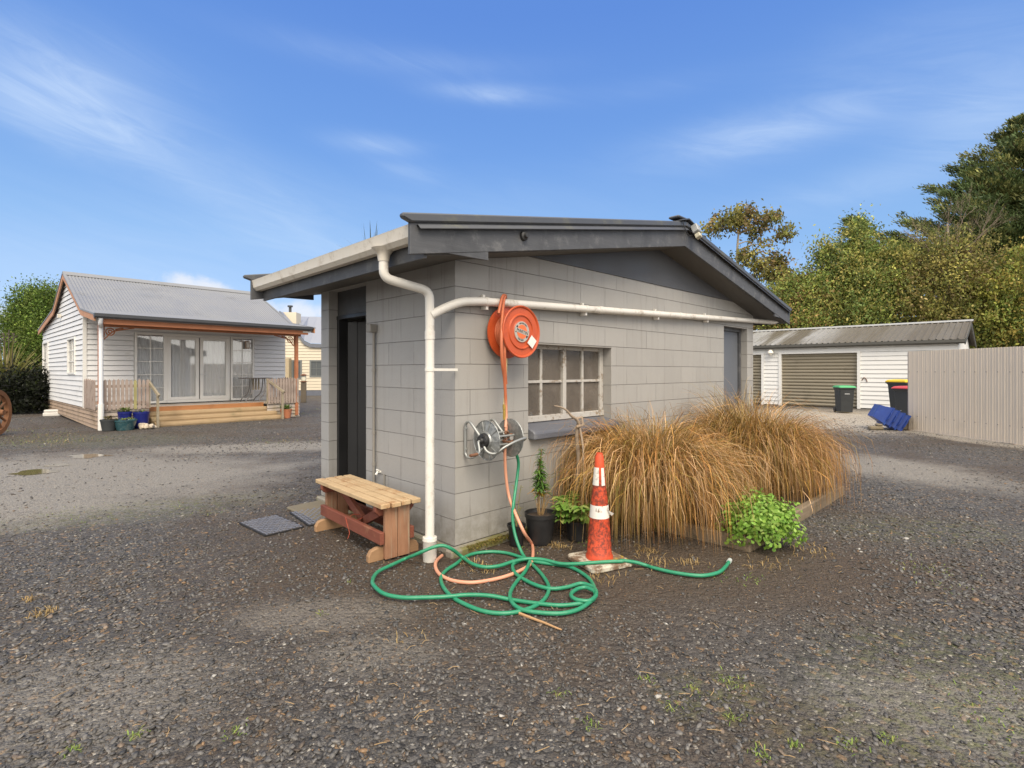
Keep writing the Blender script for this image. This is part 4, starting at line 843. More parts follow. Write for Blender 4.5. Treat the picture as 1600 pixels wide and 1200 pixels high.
def boards(name,parent,mat,plane,off,sgn,poly,pitch,holes=(),backing=.0):
    """lapped boards on a wall outline poly [(a,z)...] (convex or stepped); plane 'x' runs along x at y=off, 'y' along y at x=off; sgn = outward side"""
    mb=MB(); zs=[p[1] for p in poly]; z0,z1=min(zs),max(zs); n=len(poly)
    def span(z):
        xs=[]
        for i in range(n):
            (a,b),(c,d)=poly[i],poly[(i+1)%n]
            if (b<=z<d) or (d<=z<b): xs.append(a+(c-a)*(z-b)/(d-b))
        return sorted(xs)
    P=(lambda a,o,z:(a,off+sgn*o,z)) if plane=='x' else (lambda a,o,z:(off+sgn*o,a,z))
    cuts=sorted({z0,z1,*[z0+pitch*k for k in range(int((z1-z0)/pitch)+1)],*[h[2] for h in holes],*[h[3] for h in holes],*zs})
    cuts=[z for z in cuts if z0<=z<=z1]
    for za_,zb_ in zip(cuts,cuts[1:]):
        if zb_-za_<1e-4: continue
        lo=span(za_+1e-4); hi=span(zb_-1e-4)
        if len(lo)<2 or len(hi)<2: continue
        k0=(za_-z0)/pitch; k0-=math.floor(k0+1e-6); k1=k0+(zb_-za_)/pitch; o0=.020*(1-k0)+.003; o1=.020*(1-k1)+.003
        iv=[(lo[0],lo[-1],hi[0],hi[-1])]; zm=(za_+zb_)/2
        for h in holes:
            if h[2]<zm<h[3]:
                nv=[]
                for a,b,c,d in iv:
                    if h[1]<=min(a,c) or h[0]>=max(b,d): nv.append((a,b,c,d)); continue
                    if h[0]>a: nv.append((a,h[0],c,h[0]))
                    if h[1]<b: nv.append((h[1],b,h[1],d))
                iv=nv
        for a,b,c,d in iv:
            if k0<1e-4:      # open lap: each board starts a little above the one below
                g=min(.014,(zb_-za_)*.5); ta=a+(c-a)*g/(zb_-za_); tb=b+(d-b)*g/(zb_-za_)
                mb.add([P(ta,o0,za_+g),P(tb,o0,za_+g),P(d,o1,zb_),P(c,o1,zb_),P(ta,-.03,za_+g),P(tb,-.03,za_+g),P(a,-.03,za_),P(b,-.03,za_)],[(0,1,2,3),(4,5,1,0),(6,7,5,4)])
            else: mb.add([P(a,o0,za_),P(b,o0,za_),P(d,o1,zb_),P(c,o1,zb_)],[(0,1,2,3)])
    return mb.build(name,mat,parent)
WY=1.60; CW=5.22; YB=8.9
PROF=[(-.36,2.69),(1.25,2.93),(3.95,4.17),(5.75,3.27),(9.1,2.80)]     # roof profile along y
def roofz(y):
    for (a,b),(c,d) in zip(PROF,PROF[1:]):
        if a<=y<=c: return b+(d-b)*(y-a)/(c-a)
# gable side (x=0)
gp=[(WY,.46),(YB,.46),(YB,roofz(YB)-.04),(5.75,3.22),(3.95,4.12),(1.9,roofz(1.9)-.04),(WY,roofz(WY)-.04)]
gh=[(4.36,5.0,1.28,2.24),(7.35,7.95,1.02,2.28)]
gh=[(2.05,2.55,1.32,2.20),(6.35,7.45,1.02,2.30)]
def yat(u,x=0.):
    m=(u-800)/F; c,s=math.cos(R_(48)),math.sin(R_(48)); Bx,By=CP.x+x*c,CP.y+x*s; return (m*By-Bx)/(-s-m*c)
gh=[(yat(118.5),yat(108),1.36,2.28),(yat(76.5),yat(69),1.02,2.34)]
boards('side_wall',cot,M_WB,'y',0,-1,gp,.135,gh)
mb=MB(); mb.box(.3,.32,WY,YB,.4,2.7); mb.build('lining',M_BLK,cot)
fh=[(1.06,4.24,.44,2.46)]
boards('front_wall',cot,M_WB,'x',WY,-1,[(0,.46),(CW,.46),(CW,2.95),(0,2.95)],.135,fh)
mb=MB(); mb.box(CW-.05,CW,WY,YB,.05,2.75); mb.box(0,CW,YB-.05,YB,.05,2.75); mb.build('rear_wall',M_WB,cot)
MB().box(-.03,.05,WY-.03,WY+.02,.45,2.93).build('corner_board',M_WTRIM,cot)
M_CURT=plain('sheer curtain',(.80,.81,.81),.9,var=.05,bump=0)
t=NT('house glass'); tr_=t.n('ShaderNodeBsdfTransparent'); gl_=t.n('ShaderNodeBsdfGlossy'); gl_.inputs['Roughness'].default_value=.03; lw=t.n('ShaderNodeLayerWeight'); lw.inputs[0].default_value=.35
mx=t.n('ShaderNodeMixShader'); t.set(mx.inputs[0],t.math('MULTIPLY_ADD',lw.outputs['Fresnel'],.6,.10,clamp=True)); t.t.links.new(tr_.outputs[0],mx.inputs[1]); t.t.links.new(gl_.outputs[0],mx.inputs[2]); M_GLS=t.done(mx.outputs[0])
def window(name,plane,off,sgn,a0,a1,z0,z1,nx,nz,fw,parent,mat=M_WTRIM,glass=M_GLS,bar=.022,proud=.035,curtain=True):
    P=(lambda a,b,o0,o1:(a,b,min(off+sgn*o0,off+sgn*o1),max(off+sgn*o0,off+sgn*o1))) if plane=='x' else (lambda a,b,o0,o1:(min(off+sgn*o0,off+sgn*o1),max(off+sgn*o0,off+sgn*o1),a,b))
    mb=MB(); B=lambda a,b,o0,o1,c,d: mb.box(*P(a,b,o0,o1),c,d)
    B(a0-fw,a0,-.04,proud,z0-fw,z1+fw);B(a1,a1+fw,-.04,proud,z0-fw,z1+fw);B(a0,a1,-.04,proud-.001,z0-fw,z0);B(a0,a1,-.04,proud-.001,z1,z1+fw)
    f=mb.build(name,mat,parent)
    if nx>1 or nz>1:
        mb=MB()
        for k in range(1,nx): x=a0+(a1-a0)*k/nx; mb.box(*P(x-bar/2,x+bar/2,-.022,.012),z0,z1)
        for k in range(1,nz): z=z0+(z1-z0)*k/nz; mb.box(*P(a0,a1,-.02,.010),z-bar/2,z+bar/2)
        mb.build('glazing_bars',mat,f)
    mb=MB(); mb.box(*P(a0,a1,-.012,-.006),z0,z1); mb.build('pane',glass,f)
    if curtain:
        mb=MB(); n=int((a1-a0)/.012); vs=[];
        for k in range(n+1):
            a=a0+(a1-a0)*k/n; o=-.055+.022*math.sin(a*62+2*math.sin(a*9))+.01*math.sin(a*150)
            q=(a,off+sgn*o) if plane=='x' else (off+sgn*o,a)
            vs+= [(q[0],q[1],z0),(q[0],q[1],z1-.02)]
        mb.add(vs,[(2*i,2*i+2,2*i+3,2*i+1) for i in range(n)]); mb.build('curtain',M_CURT,f,smooth=180)
    return f
window('window','y',0,-1,*gh[0][:2],*gh[0][2:],2,3,.05,cot,proud=.045); window('window','y',0,-1,*gh[1][:2],*gh[1][2:],2,2,.05,cot,proud=.045)
window('side_light','x',WY,-1,1.13,1.76,.56,2.40,2,5,.06,cot); window('side_light','x',WY,-1,3.58,4.17,.56,2.40,2,5,.06,cot)
for i,(a0,a1) in enumerate(((1.93,2.56),(2.76,3.38))):
    d=window('glass_door','x',WY,-1,a0,a1,.66,2.30,1,1,.085,cot,proud=.04)
    if i==1:
        mb=MB(); mb.box(a0-.07,a0-.035,WY-.075,WY-.04,1.28,1.32); mb.box(a0-.06,a0+.06,WY-.08,WY-.065,1.29,1.31); mb.build('handle',plain('door handle white',(.6,.6,.6),.3),d)
mb=MB(); mb.box(1.82,3.50,WY-.03,WY+.03,2.39,2.46); mb.box(1.82,1.845,WY-.03,WY+.03,.5,2.39); mb.box(3.465,3.50,WY-.03,WY+.03,.5,2.39); mb.box(1.82,3.50,WY-.03,WY+.03,.5,.572); mb.build('door_frame',M_WTRIM,cot)
MB().box(1.0,4.3,WY+.25,WY+.3,.4,2.5).build('lining',M_CURT,cot)
lp=MB().box(3.93,4.05,WY-.12,WY-.02,2.10,2.34).build('wall_lamp',plain('wall lamp case',(.33,.24,.18),.5),cot,bevel=.01); MB().box(3.945,4.035,WY-.135,WY-.12,2.13,2.31).build('lamp_glass',plain('frosted lamp glass',(.6,.56,.5),.3),lp)
MB().prism([(5.0,3.0),(5.15,3.03),(5.1,3.12),(4.98,3.1)],'x',-.10,-.02).build('gable_lamp',M_PVCG,cot)
# roof: corrugated, two kinked slopes
M_COR=plain('grey corrugated iron',(.225,.23,.238),.5,.15,var=.08,vs=1.2,dirt=(.17,.17,.165),dirts=.8)
def corr(pts2,x0,x1,pitch,amp,name,mat,parent,th=.004):
    n=int((x1-x0)/pitch*6); mb=MB(); vs=[]; xs=[x0+(x1-x0)*i/n for i in range(n+1)]; m=len(xs)
    for q in (0,-th):
        for (y,z) in pts2:
            for x in xs: vs.append((x,y,z+amp*math.sin(2*PI*x/pitch)+q))
    L=len(pts2); fs=[]
    for l in range(2):
        for j in range(L-1):
            for i in range(m-1):
                a=l*L*m+j*m+i; fs.append((a,a+1,a+m+1,a+m) if l==0 else (a+m,a+m+1,a+1,a))
    for j in (0,L-1):
        for i in range(m-1): a=j*m+i; fs.append((a,L*m+a,L*m+a+1,a+1))
    mb.add(vs,fs); return mb.build(name,mat,parent,smooth=60)
RX0,RX1=-.10,CW+.02
corr([(y,z+.03) for y,z in PROF[:3]],RX0,RX1,.076,.009,'roof',M_COR,cot)
corr([(y,z+.03) for y,z in PROF[2:]],RX0,RX1,.076,.009,'roof',M_COR,cot)
MB().prism([(3.78,PROF[2][1]-.035),(3.95,PROF[2][1]+.075),(4.12,PROF[2][1]-.04),(4.12,PROF[2][1]-.03),(3.95,PROF[2][1]+.088),(3.78,PROF[2][1]-.025)],'x',RX0-.02,RX1+.02).build('ridge_cap',M_COR,cot)
for x0 in (RX0-.02,RX1-.02):
    mb=MB()
    for (a,b),(c,d) in zip(PROF,PROF[1:]): mb.prism([(a,b-.13),(c,d-.13),(c,d+.012),(a,b+.012)],'x',x0,x0+.03)
    mb.build('barge_board',M_ORB,cot)
    mb=MB()
    for (a,b),(c,d) in zip(PROF,PROF[1:]): mb.prism([(a,b+.013),(c,d+.013),(c,d+.05),(a,b+.05)],'x',x0-.012,x0+.05)
    mb.build('barge_flashing',M_COR,cot)
MB().prism([(y,z-.06) for y,z in PROF[:2]]+[(WY,2.9),(WY,2.86),(1.25,2.83),(-.3,2.6)],'x',.0,CW-.05).build('verandah_ceiling',plain('verandah ceiling',(.42,.42,.42),.7),cot)
# verandah
M_GUT=plain('charcoal gutter',(.045,.047,.052),.45)
mb=MB(); mb.prism([(-.47,2.735),(-.47,2.665),(-.45,2.63),(-.38,2.63),(-.355,2.665),(-.355,2.735),(-.365,2.735),(-.37,2.66),(-.455,2.66),(-.46,2.735)],'x',-.13,CW-.1); 
for x in (-.13,CW-.1): mb.prism([(-.47,2.735),(-.47,2.665),(-.45,2.63),(-.38,2.63),(-.355,2.665),(-.355,2.735)],'x',x-.002,x+.002)
mb.build('gutter',M_GUT,cot)
MB().box(-.02,CW-.18,-.34,-.30,2.50,2.655).build('fascia',M_OR,cot); MB().box(.02,CW-.25,-.02,.05,2.46,2.60).build('beam',M_OR,cot)
MB().box(CW-.35,CW-.12,-.36,-.30,2.56,2.60).build('bracket_end',M_WTRIM,cot)
M_POSTZ=wood('orange post paint',(.36,.13,.055),(.46,.18,.08),'z',.6,5.,bump=.001)
for x in (.06,4.84):
    MB().box(x-.045,x+.045,-.03,.06,.05,2.50).build('post',M_POSTZ,cot,bevel=.004)
    sg=1 if x<1 else -1; mb=MB(); ax=x+sg*.05
    mb.tube(catmull([(ax,0.015,2.05+.10),(ax+sg*.06,0.015,2.20),(ax+sg*.22,0.015,2.36),(ax+sg*.62,0.015,2.46)],6),.016,6)
    mb.tube([(ax+sg*.14+.085*math.cos(a),.015,2.345+.085*math.sin(a)) for a in np.linspace(0,2*PI,16)],.014,6); mb.tube([(ax+sg*.14+.035*math.cos(a),.015,2.345+.035*math.sin(a)) for a in np.linspace(0,2*PI,12)],.014,6)
    mb.tube([(ax+sg*.02,.015,2.20),(ax+sg*.02,.015,2.46)],.014,6); mb.tube(catmull([(ax+sg*.24,.015,2.40),(ax+sg*.32,.015,2.43),(ax+sg*.40,.015,2.44)],4),.016,6)
    mb.build('fretwork_bracket',M_OR,cot,smooth=60)
mb=MB(); mb.tube(elbow([(.0,-.40,2.64),(.0,-.34,2.5),(.05,-.12,2.44),(.05,-.12,.02)],.05),.045,14); dpp=mb.build('downpipe',plain('white painted pvc',(.72,.73,.74),.35,var=.03),cot,smooth=50)
MB().lathe([(.046,.62),(.060,.62),(.060,.0)],(.05,-.12,0),n=16).build('collar',M_WTRIM,dpp,smooth=40)
M_DECK=wood('orange stained deck',(.32,.13,.045),(.44,.20,.075),'x',.6,6.,bump=.002)
MB().box(1.0,3.97,.28,.32,.33,.475).build('deck_fascia',M_DECK,cot)
mb=MB(); mb.box(.02,4.92,.322,WY,.435,.468); mb.box(.02,1.0,.05,.322,.435,.468); mb.box(3.97,4.92,.05,.322,.435,.468); mb.build('deck',M_BASE,cot)
M_LOG=wood('sawn log step',(.26,.17,.085),(.42,.31,.18),'x',.85,4.,dirt=(.20,.16,.08),bump=.006)
for y,z,x0,x1 in ((.20,.30,1.02,4.05),(.0,.17,1.06,4.20),(-.22,.055,1.10,4.32)):
    mb=MB(); mb.prism([(y-.10,z-.075),(y-.115,z-.02),(y-.10,z+.035),(y-.05,z+.06),(y+.14,z+.06),(y+.14,z-.09),(y-.08,z-.09)],'x',x0,x1); mb.build('step',M_LOG,cot,bevel=.008)
boards('base_wall',cot,M_BASE,'x',.02,-1,[(0,.0),(1.04,.0),(1.04,.45),(0,.45)],.10); boards('base_wall',cot,M_BASE,'x',.02,-1,[(3.96,.0),(4.93,.0),(4.93,.45),(3.96,.45)],.10)
boards('side_base',cot,M_BASEY,'y',.015,-1,[(.0,.0),(YB,.12),(YB,.46),(.0,.46)],.10)
MB().box(4.90,4.93,.03,WY,.0,.45).build('base_wall',M_BASE,cot)
M_PKT=wood('weathered picket',(.25,.19,.155),(.44,.36,.31),'z',.9,6.,dirt=(.20,.13,.10),bump=.003); M_PKG=wood('lichened picket',(.28,.25,.10),(.42,.38,.18),'z',.9,6.,bump=.003)
def pickets(along,off,a0,a1,n,z0,z1,name,green=()):
    P=(lambda a,b,o0,o1:(a,b,off+o0,off+o1)) if along=='x' else (lambda a,b,o0,o1:(off+o0,off+o1,a,b))
    mb=MB()
    for z in (z0+.16,z1-.17): mb.box(*P(a0,a1,.0,.035),z-.035,z+.035)
    r=mb.build(name,M_PKT,cot)
    for k in range(n):
        a=a0+(a1-a0)*(k+.5)/n; w_=(a1-a0)/n*.36; h=z1+random.uniform(-.012,.012); m=MB()
        pol=[(a-w_,z0+random.uniform(-.02,.02)),(a+w_,z0),(a+w_,h-.045),(a,h),(a-w_,h-.045)]
        m.prism(pol if along=='x' else pol,'y' if along=='x' else 'x',off-.022,off-.002); m.build('picket',M_PKG if k in green else M_PKT,r)
    return r
pickets('x',-.02,.10,1.04,11,.46,1.20,'picket_fence',(7,)); pickets('x',-.02,3.96,4.90,11,.44,1.20,'picket_fence'); pickets('y',-.01,.10,WY-.15,6,.47,1.20,'picket_fence'); pickets('y',4.93,.10,WY-.15,9,.45,1.20,'picket_fence')
M_RAIL=wood('grey handrail',(.24,.20,.14),(.36,.31,.22),'y',.85,7.)
for x,x2 in ((1.03,1.12),(3.98,4.22)):
    mb=MB(); mb.bar((x,.03,1.14),(x2,-.48,.80),.045,.06,ext=.03); mb.bar((x2,-.42,.0),(x2,-.42,.86),.05,.05,up=(0,1,0)); mb.bar((x,.0,.47),(x,.0,1.16),.06,.06,up=(0,1,0)); mb.build('handrail',M_RAIL,cot)
def CWp(x,y,z=0): return cot.matrix_basis@Vector((x,y,z)) if False else Vector((CP.x+x*math.cos(R_(48))-y*math.sin(R_(48)),CP.y+x*math.sin(R_(48))+y*math.cos(R_(48)),z))
# table on the verandah
tb=empty('verandah_table',CWp(3.95,.85,.47),R_(48),'small dark table with curved metal legs on the cottage verandah','table')
MB().box(-.38,.42,-.3,.3,.70,.725).build('tabletop',plain('dark table top',(.09,.08,.075),.6),tb,bevel=.004)
for x in (-.12,.26):
    for y in (-.2,.2): MB().tube(catmull([(x,y*.3,.70),(x,y*.5,.45),(x-.05,y*.7,.24),(x-.18,y,.10),(x-.22,y*1.05,0)],4),.014,6).build('leg',plain('grey iron',(.16,.15,.145),.5,.3),tb,smooth=60)
for x in (-.06,.02,.1): MB().box(x,x+.025,-.03,.03,.36,.70).build('slat',M_RAIL,tb)
# pots by the steps
def gpot(name,p,r1,r0,h,mat,label,leaf=None,cat='flower pot',group='pots beside the cottage steps'):
    e=empty(name,p,0,label,cat,group); pot(r1,r0,h,e,mat,.03)
    if leaf:
        ms=[];cs=[]
        for k in range(leaf[0]):
            a=random.uniform(0,6.28); rr_=random.uniform(0,r1*leaf[2]); m=MB(); b=(rr_*math.cos(a),rr_*math.sin(a),h-.02+random.uniform(0,leaf[1]*.6)); leafstrip(m,b,(math.cos(a)*.7,math.sin(a)*.7,random.uniform(.3,1.2)),leaf[1]*random.uniform(.5,1),leaf[1]*.3); ms.append(m); cs.append(rc(random.choice(leaf[3])))
        colmesh(ms,cs,'leaves',M_LEAF,e)
    return e
M_TEAL=plain('teal glaze',(.03,.085,.10),.25,var=.4,vs=5,spec=.6,dirt=(.14,.17,.15),dirts=5,dlo=.55,dhi=.7); M_BLU=plain('cobalt glaze',(.012,.018,.14),.2,var=.3,vs=6); M_TER=plain('terracotta',(.46,.17,.08),.8,var=.15)
GL=[(.16,.22,.05),(.10,.16,.04)]
P_=lambda u,v,dy=0: at(u,v)
gpot('plant_pot',CWp(.14,-.44),.165,.125,.27,plain('charcoal pot',(.035,.04,.042),.6),'charcoal plant pot with a small dry shrub beside the white downpipe',(40,.12,.7,[(.12,.09,.04),(.16,.14,.06)]))
gpot('plant_pot',CWp(.44,-.50),.235,.17,.25,M_TEAL,'wide teal glazed bowl with green leaves by the cottage steps',(60,.08,.9,[(.28,.34,.08),(.18,.25,.05)]))
gpot('plant_pot',CWp(.50,-.17),.14,.11,.42,M_BLU,'cobalt blue pot behind the teal bowl',(40,.14,.8,GL))
gpot('plant_pot',CWp(.82,-.24),.17,.14,.40,M_BLU,'cobalt blue pot nearest the cottage steps',(24,.08,.8,GL))
gpot('plant_pot',CWp(4.42,-.22),.16,.12,.27,M_TER,'terracotta pot with green leaves by the right picket fence',(60,.16,.9,GL))
mb=MB(); random.seed(9); q=CWp(.86,-.56)
for k in range(16): mb.lathe([(0,-.05),(.05,-.03),(.065,.0),(.04,.035),(0,.05)],(q.x+random.uniform(-.14,.16),q.y+random.uniform(-.1,.1),random.uniform(.03,.10)),Matrix.Rotation(random.uniform(-1,1),3,'X')@Matrix.Rotation(random.uniform(-1,1),3,'Y'),n=6)
tag(mb.build('shell_heap',plain('pale shells',(.50,.42,.32),.8,var=.35,vs=12)),'small heap of pale shells and stones beside the cobalt pot','stones')
q=at(83,650)
mb=MB(); mb.box(-.22,.22,-.14,.14,0,.12); mb.box(-.20,.18,-.12,.12,.125,.20); o=mb.build('white_blocks',plain('white blocks',(.6,.58,.54),.8,var=.15,vs=15),None,bevel=.02); o.location=q; o.rotation_euler=(0,0,.5); tag(o,'stacked white blocks on the ground against the cottage side wall','blocks')
# wagon wheel
wc=pt(-8,646,11.25); M_WHL=wood('rusty old wood',(.16,.065,.028),(.30,.14,.062),'z',.85,6.,dirt=(.10,.06,.03),bump=.008)
wh=empty('wagon_wheel',(wc.x,wc.y,0),R_(107),'old brown wooden wagon wheel standing upright at the left edge','wagon wheel')
ZC=.50; WM=Matrix.Rotation(PI/2,3,'X')
MB().lathe([(.40,-.045),(.495,-.05),(.495,.05),(.40,.045),(.40,-.045)],(0,0,ZC),WM,n=40).build('rim',M_WHL,wh,smooth=30)
MB().lathe([(.497,-.035),(.506,-.03),(.506,.03),(.497,.035)],(0,0,ZC),WM,n=40).build('tyre',M_RUST,wh,smooth=30)
MB().lathe([(0,-.16),(.06,-.16),(.075,-.08),(.10,-.05),(.10,.05),(.075,.08),(.06,.16),(0,.16)],(0,0,ZC),WM,n=20).build('hub',M_WHL,wh,smooth=40)
for k in range(12):
    a=2*PI*k/12; MB().tube([(.08*math.cos(a),0,ZC+.08*math.sin(a)),(.25*math.cos(a),0,ZC+.25*math.sin(a)),(.42*math.cos(a),0,ZC+.42*math.sin(a))],[.03,.026,.024],8).build('spoke',M_WHL,wh,smooth=60)
# ------------------------------------------------------------------ cream house behind
hp=at(520,618); hs_=empty('cream_house',(hp.x,hp.y,0),R_(5),'cream weatherboard house with grey roof and chimney behind the white cottage','house')
M_CR=plain('cream weatherboard paint',(.60,.53,.41),.6,var=.05,vs=1.5)
HY=hp.y
def hx(u): return ((u-800)/F*HY-hp.x)
hz_=lambda v: H-(v-V0)*HY/F
boards('wall',hs_,M_CR,'x',0,-1,[(hx(446)-4,.3),(hx(640),.3),(hx(640),hz_(545)),(hx(485),hz_(541)),(hx(466),hz_(523)),(hx(440),hz_(492)),(hx(446)-4,hz_(492))],.17,[(hx(487),hx(503),hz_(588),hz_(564)),(hx(460),hx(471),hz_(590),hz_(564))])
MB().box(hx(440)-5,hx(640),.0,.25,-.02,.32).build('plinth',plain('grey plinth',(.12,.13,.16),.7),hs_)
M_GRF=plain('grey window frame',(.16,.17,.165),.5); M_GDK=t=None
t=NT('dark room glass'); M_GDK=t.done(t.pbr((.10,.11,.11),.05,0,None,.8))
window('window','x',0,-1,hx(487.5),hx(502.5),hz_(587),hz_(565),2,2,.09,hs_,M_GRF,M_GDK,curtain=False); window('window','x',0,-1,hx(460),hx(471),hz_(590),hz_(565),2,1,.09,hs_,M_GRF,M_GDK,curtain=False)
mb=MB(); rp=[(hx(640),hz_(548)),(hx(487),hz_(543)),(hx(477),hz_(538)),(hx(468),hz_(526)),(hx(440),hz_(493))]
for (a,b),(c,d) in zip(rp,rp[1:]): mb.prism([(a,b),(c,d),(c,d+.22),(a,b+.22)],'y',-.12,-.05)
mb.build('barge_board',plain('blue grey trim',(.14,.15,.175),.6),hs_)
M_RF2=plain('blue grey roof iron',(.27,.285,.325),.5,.1,var=.05)
mb=MB(); q=[(a,-.1,b+.24) for a,b in rp]; zt=hz_(507)
top=[(hx(640),3.6,zt+.7),(hx(487),3.6,zt+.75),(hx(470),3.6,zt+.8),(hx(455),3.6,zt+.8),(hx(425),3.6,zt+.82)]
mb.add(q+top,[(i,i+1,6+i,5+i) for i in range(4)]); mb.build('roof',M_RF2,hs_)
ch=MB().box(hx(437)-.3,hx(453.5),1.3,2.2,1.5,hz_(486)+.05).build('chimney',M_CR,hs_); mb=MB(); x=hx(440.5); mb.tube([(x,1.7,hz_(488)),(x,1.7,hz_(474))],.08,10); mb.tube([(x,1.7,hz_(475)),(x,1.7,hz_(472.5))],.15,10); mb.build('flue',M_GUT,ch)
MB().box(hx(448),hx(458),-.5,-.05,.3,hz_(560)).build('porch_panel',plain('tan panel',(.42,.34,.22),.7),hs_)
# lamp bollard near the picket fence
q=at(474.5,629); lb=empty('lamp_bollard',(q.x,q.y,0),.3,'brown timber lamp post with small lantern beyond the picket fence','lamp post')
zt=H-(597-V0)*q.y/F
MB().box(-.11,.11,-.11,.11,0,zt).build('post',wood('bollard timber',(.09,.07,.05),(.17,.14,.10),'z',.85,6.),lb,bevel=.01)
MB().lathe([(0,zt+.38),(.06,zt+.36),(.17,zt+.30),(.10,zt+.29),(.085,zt+.05),(.15,zt+.03),(.15,zt),(0,zt)],n=14).build('lantern',M_RUST,lb,smooth=40); MB().lathe([(.10,zt+.27),(.11,zt+.15),(.10,zt+.06)],n=12).build('lantern_glass',plain('lantern glass',(.7,.66,.52),.2),lb,smooth=60)
# ------------------------------------------------------------------ garage
gp0=at(1342,638.5); GA=R_(-44); gar=empty('garage',(gp0.x,gp0.y,0),GA,'long low white weatherboard garage with ribbed olive brown roller doors and mossy grey roof','garage')
def gx(u,y=0.):
    m=(u-800)/F; c,s=math.cos(GA),math.sin(GA); Bx,By=gp0.x-y*s,gp0.y+y*c; return (m*By-Bx)/(c-m*s)
def gW(x,y,z=0): return Vector((gp0.x+x*math.cos(GA)-y*math.sin(GA),gp0.y+x*math.sin(GA)+y*math.cos(GA),z))
GR=gx(1497); GLx=gx(1192)-3.4; D1=(gx(1219),gx(1342)); D2=(GLx+.4,gx(1192)); GH=2.26; DT=2.10; GD=6.2
M_GW=plain('white garage paint',(.72,.71,.68),.6,var=.05,vs=1.5,dirt=(.42,.39,.32),dirts=1.2,dlo=.58,dhi=.85)
boards('wall',gar,M_GW,'x',0,-1,[(GLx,.02),(GR,.02),(GR,GH+.06),(GLx,GH+.06)],.16,[(*D1,0,DT),(*D2,0,DT)])
mb=MB(); mb.box(GLx,GLx+.1,.0,GD,0,GH); mb.box(GLx,GR,GD-.1,GD,0,GH); mb.prism([(.02,0),(GD,0),(GD,GH),(GD/2,3.1),(.02,GH)],'x',GR-.1,GR-.002); mb.build('side_wall',M_GW,gar)
M_RD=plain('olive brown roller door',(.225,.195,.140),.5,.0,var=.12,vs=2,dirt=(.15,.125,.085),dirts=1.5)
for a,b in (D1,D2):
    mb=MB(); n=16; L=[]
    for k in range(n*8+1):
        z=.02+(DT-.02)*k/(n*8); f=(k%8)/8; L.append((.10-.038*abs(math.sin(PI*f))**.8,z))
    mb.add([(a,y,z) for y,z in L]+[(b,y,z) for y,z in L],[(i,len(L)+i,len(L)+i+1,i+1) for i in range(len(L)-1)]); mb.build('roller_door',M_RD,gar,smooth=25)
    for x in (a,b): MB().box(x-.05,x+.05,-.045,.10,0,DT+.06).build('door_trim',M_WTRIM,gar)
    MB().box(a+.05,b-.05,-.043,.10,DT-.01,DT+.06).build('door_trim',M_WTRIM,gar)
t=NT('mossy ribbed roof'); co=t.coord(); n1=t.noise(t.map(co,scale=(1.1,.10,.3)),1.,4,.55); n2=t.noise(co,9.,5,.7); n3=t.noise(t.map(co,scale=(7.,.15,1)),1.,4,.6)
sx_=t.n('ShaderNodeSeparateXYZ'); t.set(sx_.inputs[0],co)
cl=t.mix(t.ramp(t.math('MULTIPLY_ADD',n3,.35,n1),.62,.78),(.30,.295,.28),(.115,.098,.066)); cl=t.mix(t.ramp(t.math('MULTIPLY_ADD',n1,2.2,sx_.outputs[0]),-.9,.3,0,.85),cl,(.125,.105,.072)); cl=t.mix(t.ramp(n2,.45,.7,0,.5),cl,(.075,.065,.045)); M_GRF2=t.done(t.pbr(cl,.5,.1))
def ribx(y0,z0,y1,z1,x0,x1,pitch,amp,mat,parent,name='roof'):
    mb=MB(); xs=[];hs=[]; n=int((x1-x0)/pitch)
    for k in range(n+1):
        for fr,hh in TRAP:
            x=x0+(k+fr)*pitch
            if x<=x1: xs.append(x);hs.append(hh*amp)
    m=len(xs); vs=[]
    for (y,z) in ((y0,z0),(y1,z1)):
        for q in (0,-.005):
            for x,h in zip(xs,hs): vs.append((x,y,z+h+q))
    fs=[]
    for i in range(m-1): fs+= [(i,i+1,2*m+i+1,2*m+i),(m+i,3*m+i,3*m+i+1,m+i+1),(i,m+i,m+i+1,i+1)]
    return mb.add(vs,fs).build(name,mat,parent)
RZ=3.28
ribx(-.12,GH+.20,GD/2,RZ,GLx-.3,GR+.22,.19,.03,M_GRF2,gar); ribx(GD+.12,GH+.20,GD/2,RZ,GLx-.3,GR+.22,.19,.03,M_GRF2,gar)
MB().prism([(GD/2-.2,RZ-.02),(GD/2,RZ+.05),(GD/2+.2,RZ-.02),(GD/2+.2,RZ-.005),(GD/2,RZ+.065),(GD/2-.2,RZ-.005)],'x',GLx-.32,GR+.25).build('ridge_cap',plain('grey ridge',(.34,.34,.33),.5),gar)
M_OLV=plain('dark olive gutter',(.075,.072,.062),.5,var=.12)
MB().prism([(-.22,GH+.20),(-.22,GH+.10),(-.19,GH+.06),(-.10,GH+.06),(-.09,GH+.20)],'x',GLx-.3,GR+.2).build('gutter',M_OLV,gar)
for sg in (0,1): 
    a,b=((-.14,GH+.19),(GD/2,RZ-.01)) if sg==0 else ((GD+.14,GH+.19),(GD/2+.001,RZ-.01)); MB().prism([(a[0],a[1]-.17),(b[0],b[1]-.17),b,a],'x',GR+.17,GR+.20).build('barge_board',M_OLV,gar)
x=gx(1206); mb=MB(); mb.lathe([(0,.14),(.06,.13),(.10,.08),(.12,.0),(0,.0)],(x,-.17,GH-.13),n=16); mb.lathe([(.05,0),(.06,-.05),(.03,-.10),(0,-.10)],(x,-.17,GH-.13),n=12); mb.box(x-.04,x+.04,-.15,-.02,GH-.05,GH+.02); mb.build('wall_light',M_PVCG,gar,smooth=40)
